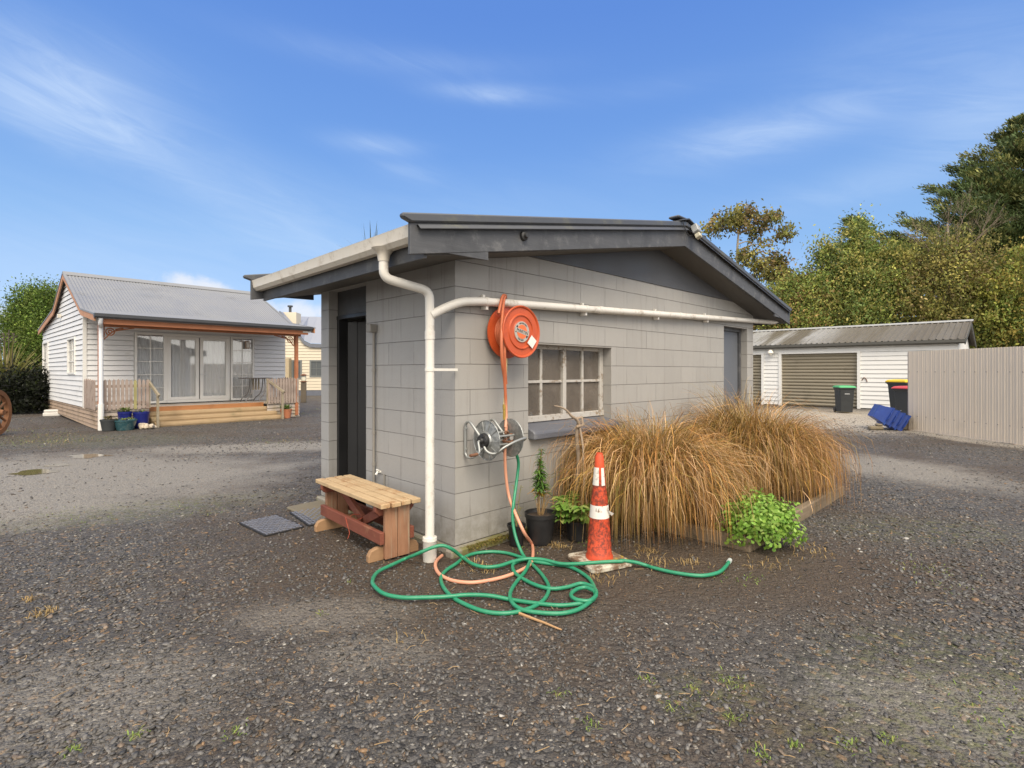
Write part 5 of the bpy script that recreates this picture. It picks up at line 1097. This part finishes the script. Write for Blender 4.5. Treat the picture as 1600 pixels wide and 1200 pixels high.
mb=MB(); x=D1[1]+.16; mb.tube(catmull([(x-.06,-.03,1.05),(x,-.04,1.16),(x+.07,-.03,1.10),(x+.1,-.03,1.0)],4),.014,6); mb.build('wire_hook',M_RUST,gar)
# bins
def bin_(p,rz,lid,label,h=.93,group='wheelie bins by the garage'):
    e=empty('wheelie_bin',p,rz,label,'wheelie bin',group); k=h/.93
    M_BIN=M_BINS; w0,w1,d0,d1=.19*k,.235*k,.20*k,.27*k
    def ring(w,d,z,c=.03): return [(-w+c,-d,z),(w-c,-d,z),(w,-d+c,z),(w,d-c,z),(w-c,d,z),(-w+c,d,z),(-w,d-c,z),(-w,-d+c,z)]
    mb=MB(); R=[ring(w0,d0,.03),ring(w0+.01,d0+.012,.2*k),ring(w1-.012,d1-.015,.78*k),ring(w1,d1,.80*k),ring(w1+.012,d1+.012,.805*k),ring(w1+.012,d1+.012,.845*k)]
    vs=[v for r in R for v in r]; fs=[tuple(range(7,-1,-1))]
    for i in range(len(R)-1):
        for q in range(8): fs.append((i*8+q,i*8+(q+1)%8,(i+1)*8+(q+1)%8,(i+1)*8+q))
    fs.append(tuple(range((len(R)-1)*8,len(R)*8))); mb.add(vs,fs); mb.build('body',M_BIN,e,bevel=.006)
    mb=MB(); R=[ring(w1+.03,d1+.035,.846*k),ring(w1+.03,d1+.03,.872*k),ring(w1-.01,d1-.02,.905*k),ring(w1*.6,d1*.6,.918*k)]; vs=[v for r in R for v in r]; fs=[tuple(range(7,-1,-1))]
    for i in range(3):
        for q in range(8): fs.append((i*8+q,i*8+(q+1)%8,(i+1)*8+(q+1)%8,(i+1)*8+q))
    fs.append(tuple(range(24,32))); mb.add(vs,fs); mb.build('lid',lid,e,bevel=.006)
    mb=MB(); mb.tube([(-w1*.9,d1+.05,.83*k),(w1*.9,d1+.05,.83*k)],.016,8)
    for x in (-w1*.85,w1*.85): mb.bar((x,d1,.82*k),(x,d1+.05,.83*k),.03,.03)
    mb.build('handle',M_BIN,e)
    for x in (-.19*k,.19*k):
        wl=MB().lathe([(0,-.025),(.05,-.025),(.095,-.02),(.1,0),(.095,.02),(.05,.025),(0,.025)],(x,d0+.05,.1),Matrix.Rotation(PI/2,3,'Y'),n=18).build('wheel',M_POT,e,smooth=40)
    MB().box(-.075,.075,-.254*k,-.246*k,.63*k,.655*k).build('pale_mark',plain('pale moulded mark',(.4,.4,.4),.6),e)
    return e
M_BINS=plain('dark grey bin plastic',(.028,.031,.033),.5,var=.25,vs=6)
bin_(at(1319,645),R_(-12),plain('green lid',(.07,.36,.14),.45,var=.1),'dark wheelie bin with a bright green lid before the roller door')
q=at(1421,659); bin_(q,R_(20),plain('red lid',(.50,.06,.07),.45,var=.1),'dark wheelie bin with a red lid half hidden by the tan fence',1.0)
q=at(1424,652); bin_(q+Vector((0,.3,0)),R_(10),plain('yellow lid',(.72,.48,.02),.45,var=.1),'dark wheelie bin with a yellow lid behind the red lidded one',1.16)
# blue crates: a nested pile tipped on its side
M_BC=plain('blue crate plastic',(.016,.050,.26),.4,var=.22,vs=8,dirt=(.04,.10,.34),dirts=6)
bc=empty('crate_stack',at(1392,671),R_(-20),'nested pile of blue plastic crates tipped over against the tan fence end','crates')
CM=Matrix.Translation((0,0,.27))@Matrix.Rotation(R_(118),4,'Y')
def crate(off,name,lbl):
    def ring(w,d,z): return [(-w,-d,z+off),(w,-d,z+off),(w,d,z+off),(-w,d,z+off)]
    R=[ring(.16,.21,-.24),ring(.20,.26,.02),ring(.225,.285,.02),ring(.225,.285,.05),ring(.195,.255,.05),ring(.155,.205,-.22)]; mb=MB(); vs=[CM@Vector(v) for r in R for v in r]; fs=[(3,2,1,0)]
    for i in range(5):
        for q in range(4): fs.append((i*4+q,i*4+(q+1)%4,(i+1)*4+(q+1)%4,(i+1)*4+q))
    fs.append((20,21,22,23)); mb.add(vs,fs)
    for y in (-.29,.29): mb.tube([CM@Vector((-.1,y,.02+off)),CM@Vector((-.07,y*1.16,.03+off)),CM@Vector((.07,y*1.16,.03+off)),CM@Vector((.1,y,.02+off))],.012,6)
    mb.build(name,M_BC,bc,bevel=.006)
for k in range(4): crate(-.16+.12*k,'crate',None)
mb=MB(); mb.tube(catmull([CM@Vector(p) for p in ((-.24,-.3,.0),(-.245,-.1,.06),(-.24,.1,.1),(-.24,.28,.16))],5),.006,6); mb.build('cord',plain('pale cord',(.6,.62,.66),.6),bc)
M_BLK2=plain('mossy timber offcut',(.22,.18,.12),.9,var=.3,vs=8,bump=.008,dirt=(.16,.15,.06),dirts=5)
q=at(1408,671); o=MB().box(-.28,.26,-.1,.1,0,.17).build('timber_block',M_BLK2,None,bevel=.02); o.location=q+Vector((.1,.0,0)); o.rotation_euler=(0,0,.15); tag(o,'long pale timber block on the ground under the tipped blue crates','block')
q=at(1368,671.5); mb=MB(); mb.box(-.15,.15,-.08,.08,0,.09); mb.box(.0,.14,-.07,.07,.09,.15); o=mb.build('timber_block',M_BLK2,None,bevel=.025); o.location=q; o.rotation_euler=(0,0,-.2); tag(o,'short brown timber block left of the tipped blue crates','block')
# ------------------------------------------------------------------ tan steel fence
M_TAN=plain('tan steel sheet',(.72,.61,.475),.5,.0,var=.05,vs=1.5,dirt=(.66,.555,.43),dirts=1.2)
fa=at(1419,672); fb=at(1600,697); dv=Vector((fb.x-fa.x,fb.y-fa.y,0)).normalized(); fang=math.atan2(dv.y,dv.x)
fe=empty('steel_fence',fa,fang,'tan ribbed steel sheet fence at the right edge','fence')
LF=8.2; FT=1.86
xs=[];ys=[]; x=0; sheet=0
while x<LF:
    for fr,hh in ((0,0),(.20,0),(.28,.007),(.44,.007),(.52,0),(.74,0),(.78,.004),(.86,.004),(.90,0)): xs.append(x+fr*.118); ys.append(hh)
    x+=.118
def strip(i0,i1,off,name):
    m=i1-i0; mb=MB(); vs=[]
    for z in (.015,FT):
        for i in range(i0,i1): vs.append((xs[i],-ys[i]-off,z))
        for i in range(i0,i1): vs.append((xs[i],-ys[i]-off+.003,z))
    fs=[]
    for i in range(m-1): fs+= [(i,i+1,2*m+i+1,2*m+i),(m+i,3*m+i,3*m+i+1,m+i+1),(2*m+i,2*m+i+1,3*m+i+1,3*m+i),(i,m+i,m+i+1,i+1)]
    fs+= [(0,2*m,3*m,m),(m-1,2*m-1,4*m-1,3*m-1)]
    mb.add(vs,fs); return mb.build(name,M_TAN,fe)
per=7*9
for k,i in enumerate(range(0,len(xs)-1,per)): strip(i,min(len(xs),i+per+3),.004*(k%2),'sheet')
mb=MB()
for z in (.35,1.38):
    for i in range(0,len(xs),18): mb.lathe([(.009,0),(.009,.004),(.005,.007),(0,.007)],(xs[i+3] if i+3<len(xs) else xs[i],-.016-.005,z),RY,n=8)
mb.build('screw',plain('screw heads',(.22,.19,.16),.5,.5),fe)
mb=MB(); mb.box(-.03,.03,.012,.07,0,FT-.02); 
for x in np.arange(2.4,LF,2.4): mb.box(x-.05,x+.05,.02,.12,0,FT-.02)
mb.box(0,LF,.006,.05,.32,.40); mb.box(0,LF,.006,.05,1.36,1.44); mb.build('frame',M_PKT,fe)
# ------------------------------------------------------------------ trees and shrubs
M_BARK=plain('grey bark',(.16,.125,.09),.9,var=.35,vs=3,bump=.02,bs=12); M_PALEB=plain('pale bark',(.34,.29,.22),.85,var=.25,vs=3,bump=.01)
GAIN=1.32
def crown(lobes,Y,n,size,cols,seed,flat=.0,aspect=.5,depth=1.,clump=36,csig=.078,fill=.22):
    """leaf quads gathered in clumps over a set of ellipsoid lobes"""
    global rng; keep=rng; rng=np.random.default_rng(seed); C=[];K=[]; ar=np.array([l[2]*l[3] for l in lobes],float); ar/=ar.sum()
    cols=np.array(cols)
    for l,fr in zip(lobes,ar):
        u,v,ru,rv=l[:4]; dy=l[4] if len(l)>4 else 0; YY=Y+dy; c=np.array(pt(u,v,YY)); rx,rz=ru/F*YY,rv/F*YY; ry=min(max(rx,rz),2.2)*depth
        m=max(1,int(n*fr/clump))
        d=rng.normal(0,1,(m,3)); d/=np.linalg.norm(d,axis=1)[:,None]; d[:,1]=-np.abs(d[:,1])*np.where(rng.random(m)<.72,1,-1)
        rad=np.where(rng.random(m)<fill,rng.uniform(.2,.9,m),rng.uniform(.78,1.12,m))
        cc=c+d*rad[:,None]*np.array([rx,ry,rz]); sg=np.array([1,1,1-flat])*csig*Y/27*clump**.33
        tone=rng.integers(0,len(cols),m); br=np.exp(rng.normal(-.05,.42,m))
        p=(cc[:,None,:]+rng.normal(0,1,(m,clump,3))*sg*rng.uniform(.6,1.4,(m,1,1))).reshape(-1,3)
        k=(cols[tone]*br[:,None])[:,None,:]*np.exp(rng.normal(0,.10,(m,clump,1))); C.append(p);K.append(k.reshape(-1,3)*GAIN)
    C=np.concatenate(C);K=np.clip(np.concatenate(K),.004,.9); ok=C[:,2]>.05; C=C[ok];K=K[ok]
    r=leaf_cloud(C,rng.uniform(size*.6,size*1.4,len(C)),K,aspect,.5); rng=keep; return r
def tree(name,label,lobes,Y,n,size,cols,seed,trunk,group=None,cat='tree',mat=None,bark=None,tr=.18,**kw):
    b=pt(trunk[0][0],V0+1,Y); e=empty(name,(b.x,Y,0),0,label,cat,group)
    P,Q,C=crown(lobes,Y,n,size,cols,seed,**kw); o=np_mesh('crown',P,Q,mat or M_LEAF,e,C); o.location=(-b.x,-Y,0)
    mb=MB(); pts=[Vector((b.x,Y,0))]+[pt(u,v,Y) for u,v in trunk]; P=catmull(pts,5); mb.tube(P,[tr*(1-.75*i/len(P)) for i in range(len(P))],8)
    r=random.Random(seed)
    for l in lobes:
        YY=Y+(l[4] if len(l)>4 else 0); q=pt(l[0],l[1],YY); s=min(P,key=lambda p:(p-q).length+max(0,p.z-q.z)*2); L=(q-s).length
        if L<.3: continue
        m_=s.lerp(q,.5)+Vector((r.uniform(-.1,.1),0,.12*L)); R2=catmull([s,m_,q],5); mb.tube(R2,[max(.012,tr*.35*(1-.8*i/len(R2))) for i in range(len(R2))],6)
    o=mb.build('trunk',bark or M_BARK,e,smooth=70); o.location=(-b.x,-Y,0); return e
G='trees behind the garage'
OL=[(.17,.20,.045),(.23,.24,.06),(.11,.15,.038),(.26,.23,.07),(.13,.18,.05)]
tree('gum_tree','tall wispy gum tree with bare stems showing over the shed roof',[(1160,335,20,13),(1135,344,22,10),(1112,357,16,8),(1150,352,20,7),(1188,346,15,10),(1206,341,13,10),(1180,360,13,7),(1226,364,11,13),(1197,384,9,5),(1178,379,8,4),(1163,403,20,9),(1185,414,18,9),(1212,408,16,11),(1228,420,9,10),(1200,432,26,12),(1230,440,14,12)],30,7000,.19,[(.15,.14,.035),(.19,.17,.05),(.11,.115,.03),(.20,.14,.06)],21,[(1165,520),(1160,450),(1152,410),(1154,365),(1160,335)],G,bark=M_PALEB,tr=.13,csig=.055,fill=.5,clump=26)
tree('bushy_tree','low olive shrubby tree filling the gap between shed and garage roof',[(1195,485,32,30),(1232,474,34,26),(1262,462,28,34),(1215,505,50,25),(1250,500,40,28),(1235,450,18,16)],28,30000,.145,OL+[(.20,.13,.05)],22,[(1225,520),(1225,480)],G)
tree('bushy_tree','yellow olive broadleaf tree behind the left half of the garage roof',[(1297,425,24,38),(1325,440,36,40),(1310,480,48,34),(1360,455,40,45),(1345,490,50,30),(1340,385,20,26),(1338,352,9,18),(1326,362,10,8),(1284,392,9,16),(1290,402,12,14),(1380,410,30,30),(1300,505,46,20)],28,46000,.145,OL,23,[(1335,520),(1338,450),(1338,380)],G)
tree('bushy_tree','sparse tree with pale trunk and bare twigs behind the garage roof',[(1435,405,38,34),(1500,395,36,36),(1470,450,56,44),(1420,470,40,40),(1520,440,36,40),(1400,440,30,30),(1470,500,60,22),(1530,480,30,30)],27,24000,.145,[(.18,.18,.045),(.24,.21,.06),(.12,.13,.035),(.16,.125,.05)],24,[(1489,515),(1486,450),(1484,400),(1480,350)],G,bark=M_PALEB,tr=.17,fill=.5)
tree('bushy_tree','dense olive green tree rising behind the tan fence at right',[(1560,455,48,44),(1600,440,44,54),(1545,500,44,34),(1590,510,60,40),(1640,460,50,60),(1660,520,60,40),(1530,530,30,18)],26,38000,.145,[(.14,.17,.036),(.19,.19,.04),(.24,.19,.05),(.10,.13,.03)],25,[(1590,530),(1595,450)],G)
# bare twigs over the sparse tree
def bare(seed,Y,base,tips,tr):
    r=random.Random(seed); mb=MB()
    def br(p,d,L,rad,dep):
        q=p+d*L; m=p.lerp(q,.5)+Vector((r.uniform(-.06,.06)*L,r.uniform(-.06,.06)*L,0)); mb.tube([p,m,q],[rad,rad*.8,rad*.6],4,cap=False)
        if dep:
            for k in range(3): br(p.lerp(q,r.uniform(.45,1)),(d+Vector((r.gauss(0,.42),r.gauss(0,.42),r.gauss(.1,.3)))).normalized(),L*r.uniform(.5,.75),rad*.55,dep-1)
    for u,v in tips:
        s=pt(*base,Y); q=pt(u,v,Y); br(s,(q-s).normalized(),(q-s).length*.72,tr,4)
    return mb
mb=bare(3,26.4,(1484,440),[(1435,365),(1470,345),(1505,340),(1535,365)],.028); e=[o for o in bpy.data.objects if o.get('label','').startswith('sparse tree')][0]
o=mb.build('twigs',plain('grey twigs',(.20,.15,.11),.9),e); o.location=(-e.location.x,-e.location.y,0)
# macrocarpa: tiers of flat sprays on upswept boughs
def conifer(name,label,u0,Y,prof,nb,cols,seed):
    b=pt(u0,V0+1,Y); e=empty(name,(b.x,Y,0),0,label,'tree',G); r=np.random.default_rng(seed); C=[];K=[];D=[]; mb=MB(); cols=np.array(cols)
    zt=H-(prof[0][0]-V0)*Y/F; mb.tube([(0,0,0),(0,0,zt*.5),(0,0,zt)],[.45,.28,.04],8)
    vs=[p[0] for p in prof]; rs=[p[1]/F*Y for p in prof]
    for k in range(nb):
        fk=(k+.5)/nb; nt=max(8,nb//18); fk=(math.floor(fk*nt)+.5+r.normal(0,.10))/nt; v=prof[0][0]+(prof[-1][0]-prof[0][0])*max(.005,fk); z0=H-(v-V0)*Y/F; L=float(np.interp(v,vs,rs))*r.uniform(.5,1.14)
        a=r.uniform(0,2*PI) if k%3 else r.normal(PI,.35); d=np.array([math.cos(a),math.sin(a)*.8,0]); z1=z0-L*.22
        n=max(4,int(L*3.6)); pts=[]
        for i in range(n+1):
            f=i/n; p=np.array([0,0,z1])+d*L*f+np.array([0,0,L*(.10*f+.16*f**3)]); pts.append(p)
        mb.tube([tuple(p) for p in pts[::max(1,n//4)]],.035,5)
        tone=r.integers(0,len(cols))
        for i in range(1,n+1):
            f=i/n; w_=(.14+1.05*(1-f)**.7)*min(1.25,.25+L*.12)
            for q in range(3):
                sd=np.array([-d[1],d[0],0])*r.normal(0,w_*.62); c=pts[i]+sd+np.array([0,0,r.normal(0,.05)]); m=20; br=math.exp(r.normal(0,.28))
                dir_=d*.8+sd*.6/(w_+.1)+np.array([r.normal(0,.2),r.normal(0,.2),.28+.3*f]); dir_/=np.linalg.norm(dir_)
                P=c+r.normal(0,1,(m,3))*np.array([.20,.20,.035])+dir_[None]*r.uniform(-.15,.35,(m,1)); C.append(P); D.append(dir_[None]+r.normal(0,.28,(m,3)))
                t2=tone if r.random()<.7 else r.integers(0,len(cols)); K.append(cols[t2]*br*np.exp(r.normal(0,.15,(m,1))))
    C=np.concatenate(C);D=np.concatenate(D);K=np.clip(np.concatenate(K),.004,.9); D/=np.linalg.norm(D,axis=1)[:,None]; s_=np.cross(D,r.normal(0,1,C.shape)); s_/=np.linalg.norm(s_,axis=1)[:,None]
    L=r.uniform(.16,.36,len(C))[:,None]; W=L*.13
    P=np.stack([C-D*L*.5,C+s_*W,C+D*L*.5,C-s_*W],1).reshape(-1,3); np_mesh('crown',P,np.arange(len(P)).reshape(-1,4),leafmat('conifer sprays',.2,.6),e,np.repeat(K,4,0))
    mb.build('trunk',M_BARK,e,smooth=70); return e
CC=[(.095,.135,.050),(.13,.17,.06),(.07,.105,.045),(.22,.22,.075),(.16,.18,.06)]
conifer('conifer','tall dark windswept conifer with layered branches at the right edge',1604,35,[(178,4),(200,26),(235,70),(275,118),(310,130),(335,170),(365,212),(420,205),(540,190)],270,CC,31)
conifer('conifer','small dark conifer spire rising among the olive trees',1341,30,[(334,3),(360,16),(400,26),(500,40)],34,CC,32)
# left side: tree behind the cottage, hedge, flax
GAIN=.85
tree('leafy_tree','rounded fresh green tree standing behind the left end of the cottage',[(72,468,24,20),(52,478,24,24),(36,506,22,24),(62,505,34,34),(90,478,18,28),(22,508,10,10),(40,540,28,26),(72,545,40,40),(90,520,30,40),(28,530,18,16),(60,590,46,26)],24,60000,.095,[(.115,.19,.032),(.15,.23,.04),(.085,.14,.026),(.19,.25,.05)],41,[(70,560),(68,500)],None,fill=.4)
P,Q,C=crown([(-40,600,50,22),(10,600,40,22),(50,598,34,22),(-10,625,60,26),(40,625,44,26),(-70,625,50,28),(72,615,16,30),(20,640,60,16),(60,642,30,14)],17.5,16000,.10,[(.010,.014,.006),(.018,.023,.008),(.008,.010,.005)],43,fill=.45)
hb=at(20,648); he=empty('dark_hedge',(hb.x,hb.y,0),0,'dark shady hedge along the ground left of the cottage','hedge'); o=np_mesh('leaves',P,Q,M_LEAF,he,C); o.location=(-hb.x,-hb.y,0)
mb=MB(); 
for k in range(9): x=-2.6+.55*k; mb.tube([(x,1.6,0),(x+random.uniform(-.1,.1),1.6,.6),(x+random.uniform(-.2,.2),1.6,1.0)],[.05,.04,.02],6)
mb.build('stems',M_BARK,he)
def swords(name,label,base,n,L,W,cols,seed,e0=.9,z0=0.,cat='flax',trunk=None,group=None):
    e=empty(name,(base.x,base.y,0),0,label,cat,group); r=np.random.default_rng(seed); V=[];C=[];q=7
    for k in range(n):
        az_=r.uniform(0,2*PI); pitch=np.clip(r.normal(e0,.32),.1,1.5); l=L*r.uniform(.65,1.1); p=np.array([.12*math.cos(az_),.12*math.sin(az_),z0]); pts=[p]; cv=r.uniform(.02,.16)
        for i in range(1,q): pitch-=cv*(i/q); p=p+np.array([math.cos(az_)*math.cos(pitch),math.sin(az_)*math.cos(pitch),math.sin(pitch)])*l/(q-1); pts.append(p)
        pts=np.array(pts); sd=np.array([-math.sin(az_),math.cos(az_),r.normal(0,.3)]); sd/=np.linalg.norm(sd); w_=W*np.array([.7,1,1,.9,.7,.45,.05])[:,None]*.5
        V.append(np.stack([pts-sd*w_,pts+sd*w_],1).reshape(-1,3)); C.append(np.tile(np.array(cols[r.integers(len(cols))])*r.uniform(.75,1.25),(2*q,1)))
    b=np.array([[2*i,2*i+1,2*i+3,2*i+2] for i in range(q-1)]); Q=(b[None]+2*q*np.arange(n)[:,None,None]).reshape(-1,4)
    np_mesh('leaves',np.concatenate(V),Q,M_LEAF,e,np.concatenate(C))
    if trunk: MB().tube([(0,0,0),(.05,.02,z0*.5),(0,0,z0)],[.13,.11,.09],10).build('trunk',M_BARK,e,smooth=60)
    return e
f=swords('flax_bush','spiky yellow green flax bush in front of the hedge at left',pt(8,600,20.5),170,1.9,.07,[(.30,.27,.09),(.19,.19,.05),(.36,.30,.14),(.14,.15,.04)],51,1.05,.75)
MBs=MB()
for k in range(5): MBs.tube(catmull([(-.3+.15*k,0,.6),(-.32+.15*k,0,1.9),(-.45+.2*k,0,2.9+.12*(k%2))],5),.018,5); [MBs.tube([(-.43+.2*k,0,2.5+.1*j),(-.43+.2*k+.10*(-1)**j,0,2.58+.1*j)],.02,5) for j in range(4)]
MBs.build('flower_stalk',plain('dark stalk',(.07,.055,.04),.8),f)
swords('cabbage_tree','sword leaf tips poking up above the shed gutter',Vector((-3.22,12.0,0)),16,.95,.03,[(.07,.09,.05),(.05,.06,.04)],52,1.42,3.92,'cabbage tree',True)
# weeds in the gravel
V=[];Qs=[];C=[]; r=np.random.default_rng(5); vn=0
def tuft(x,y,n,L,cols,sp):
    global vn
    for k in range(n):
        a=r.uniform(0,6.28); e=r.uniform(.35,1.3); b=np.array([x+r.normal(0,sp),y+r.normal(0,sp),.0]); d=np.array([math.cos(a)*math.cos(e),math.sin(a)*math.cos(e),math.sin(e)]); l=L*r.uniform(.5,1.2); s=np.array([-math.sin(a),math.cos(a),0])*r.uniform(.0012,.0028)
        m=b+d*l*.55; t_=b+d*l-np.array([0,0,.25*l]); V.extend([b-s,b+s,m+s,m-s,t_+s*.2,t_-s*.2]); Qs.extend([(vn,vn+1,vn+2,vn+3),(vn+3,vn+2,vn+4,vn+5)]); c=np.array(cols[r.integers(len(cols))])*r.uniform(.7,1.3); C.extend([c]*6); vn+=6
GW=[(.16,.24,.05),(.22,.30,.07),(.26,.28,.08)]; ST=[(.40,.29,.13),(.33,.22,.09)]
for u,v,n,sp in [(1143,1066,80,.035),(1141,1121,50,.022),(1186,1180,60,.022),(1241,1166,40,.016),(1390,1157,50,.02),(920,1130,40,.02),(1324,1163,50,.03),(214,1149,40,.02),(114,1173,40,.02),(367,1147,36,.02),(1085,1078,26,.02),(1050,1105,30,.03),(280,790,60,.12),(330,800,50,.10),(1440,890,120,.12),(1480,920,60,.1),(1180,905,40,.05),(820,860,40,.05),(915,845,60,.06),(545,910,14,.01),(1150,905,50,.08),(130,815,60,.2),(90,800,60,.2),(1540,1130,80,.08),(1580,1100,60,.08),(500,960,20,.02),(870,1085,24,.02),(1010,1060,30,.02)]:
    q=at(u,v); tuft(q.x,q.y,int(n*.7),.024,GW,sp)
for u,v,n,sp in [(68,960,60,.035),(45,938,30,.02),(640,1000,12,.05),(1080,880,60,.06),(1030,880,50,.05),(1200,885,60,.08),(1260,862,80,.1),(760,890,60,.04),(800,830,70,.03),(735,880,40,.04),(940,905,50,.05),(870,855,80,.05),(1010,862,70,.06)]:
    q=at(u,v); tuft(q.x,q.y,n,.055,ST,sp)
for u,v in [(70,680),(60,690),(110,690),(30,672),(440,690),(470,648),(500,640)]:
    q=at(u,v); tuft(q.x,q.y,120,.07,GW+ST,.35)
tag(np_mesh('weeds',np.array(V),np.array(Qs),M_LEAFD,None,np.array(C)),'tiny weeds and straw scattered in the gravel','weeds',kind='stuff')
# scattered straw and twigs on the stones
mb=MB(); random.seed(12)
for k in range(90):
    v=random.uniform(880,1190); u=random.uniform(0,1600); q=at(u,v); a=random.uniform(0,6.28); L=random.uniform(.02,.07)
    mb.tube([(q.x,q.y,.014),(q.x+L*.5*math.cos(a),q.y+L*.5*math.sin(a),.018),(q.x+L*math.cos(a+.2),q.y+L*math.sin(a+.2),.012)],.0013,4)
tag(mb.build('straw_litter',plain('straw',(.38,.26,.13),.8,var=.3,vs=30)),'dry straw and needle litter strewn over the gravel','litter',kind='stuff')
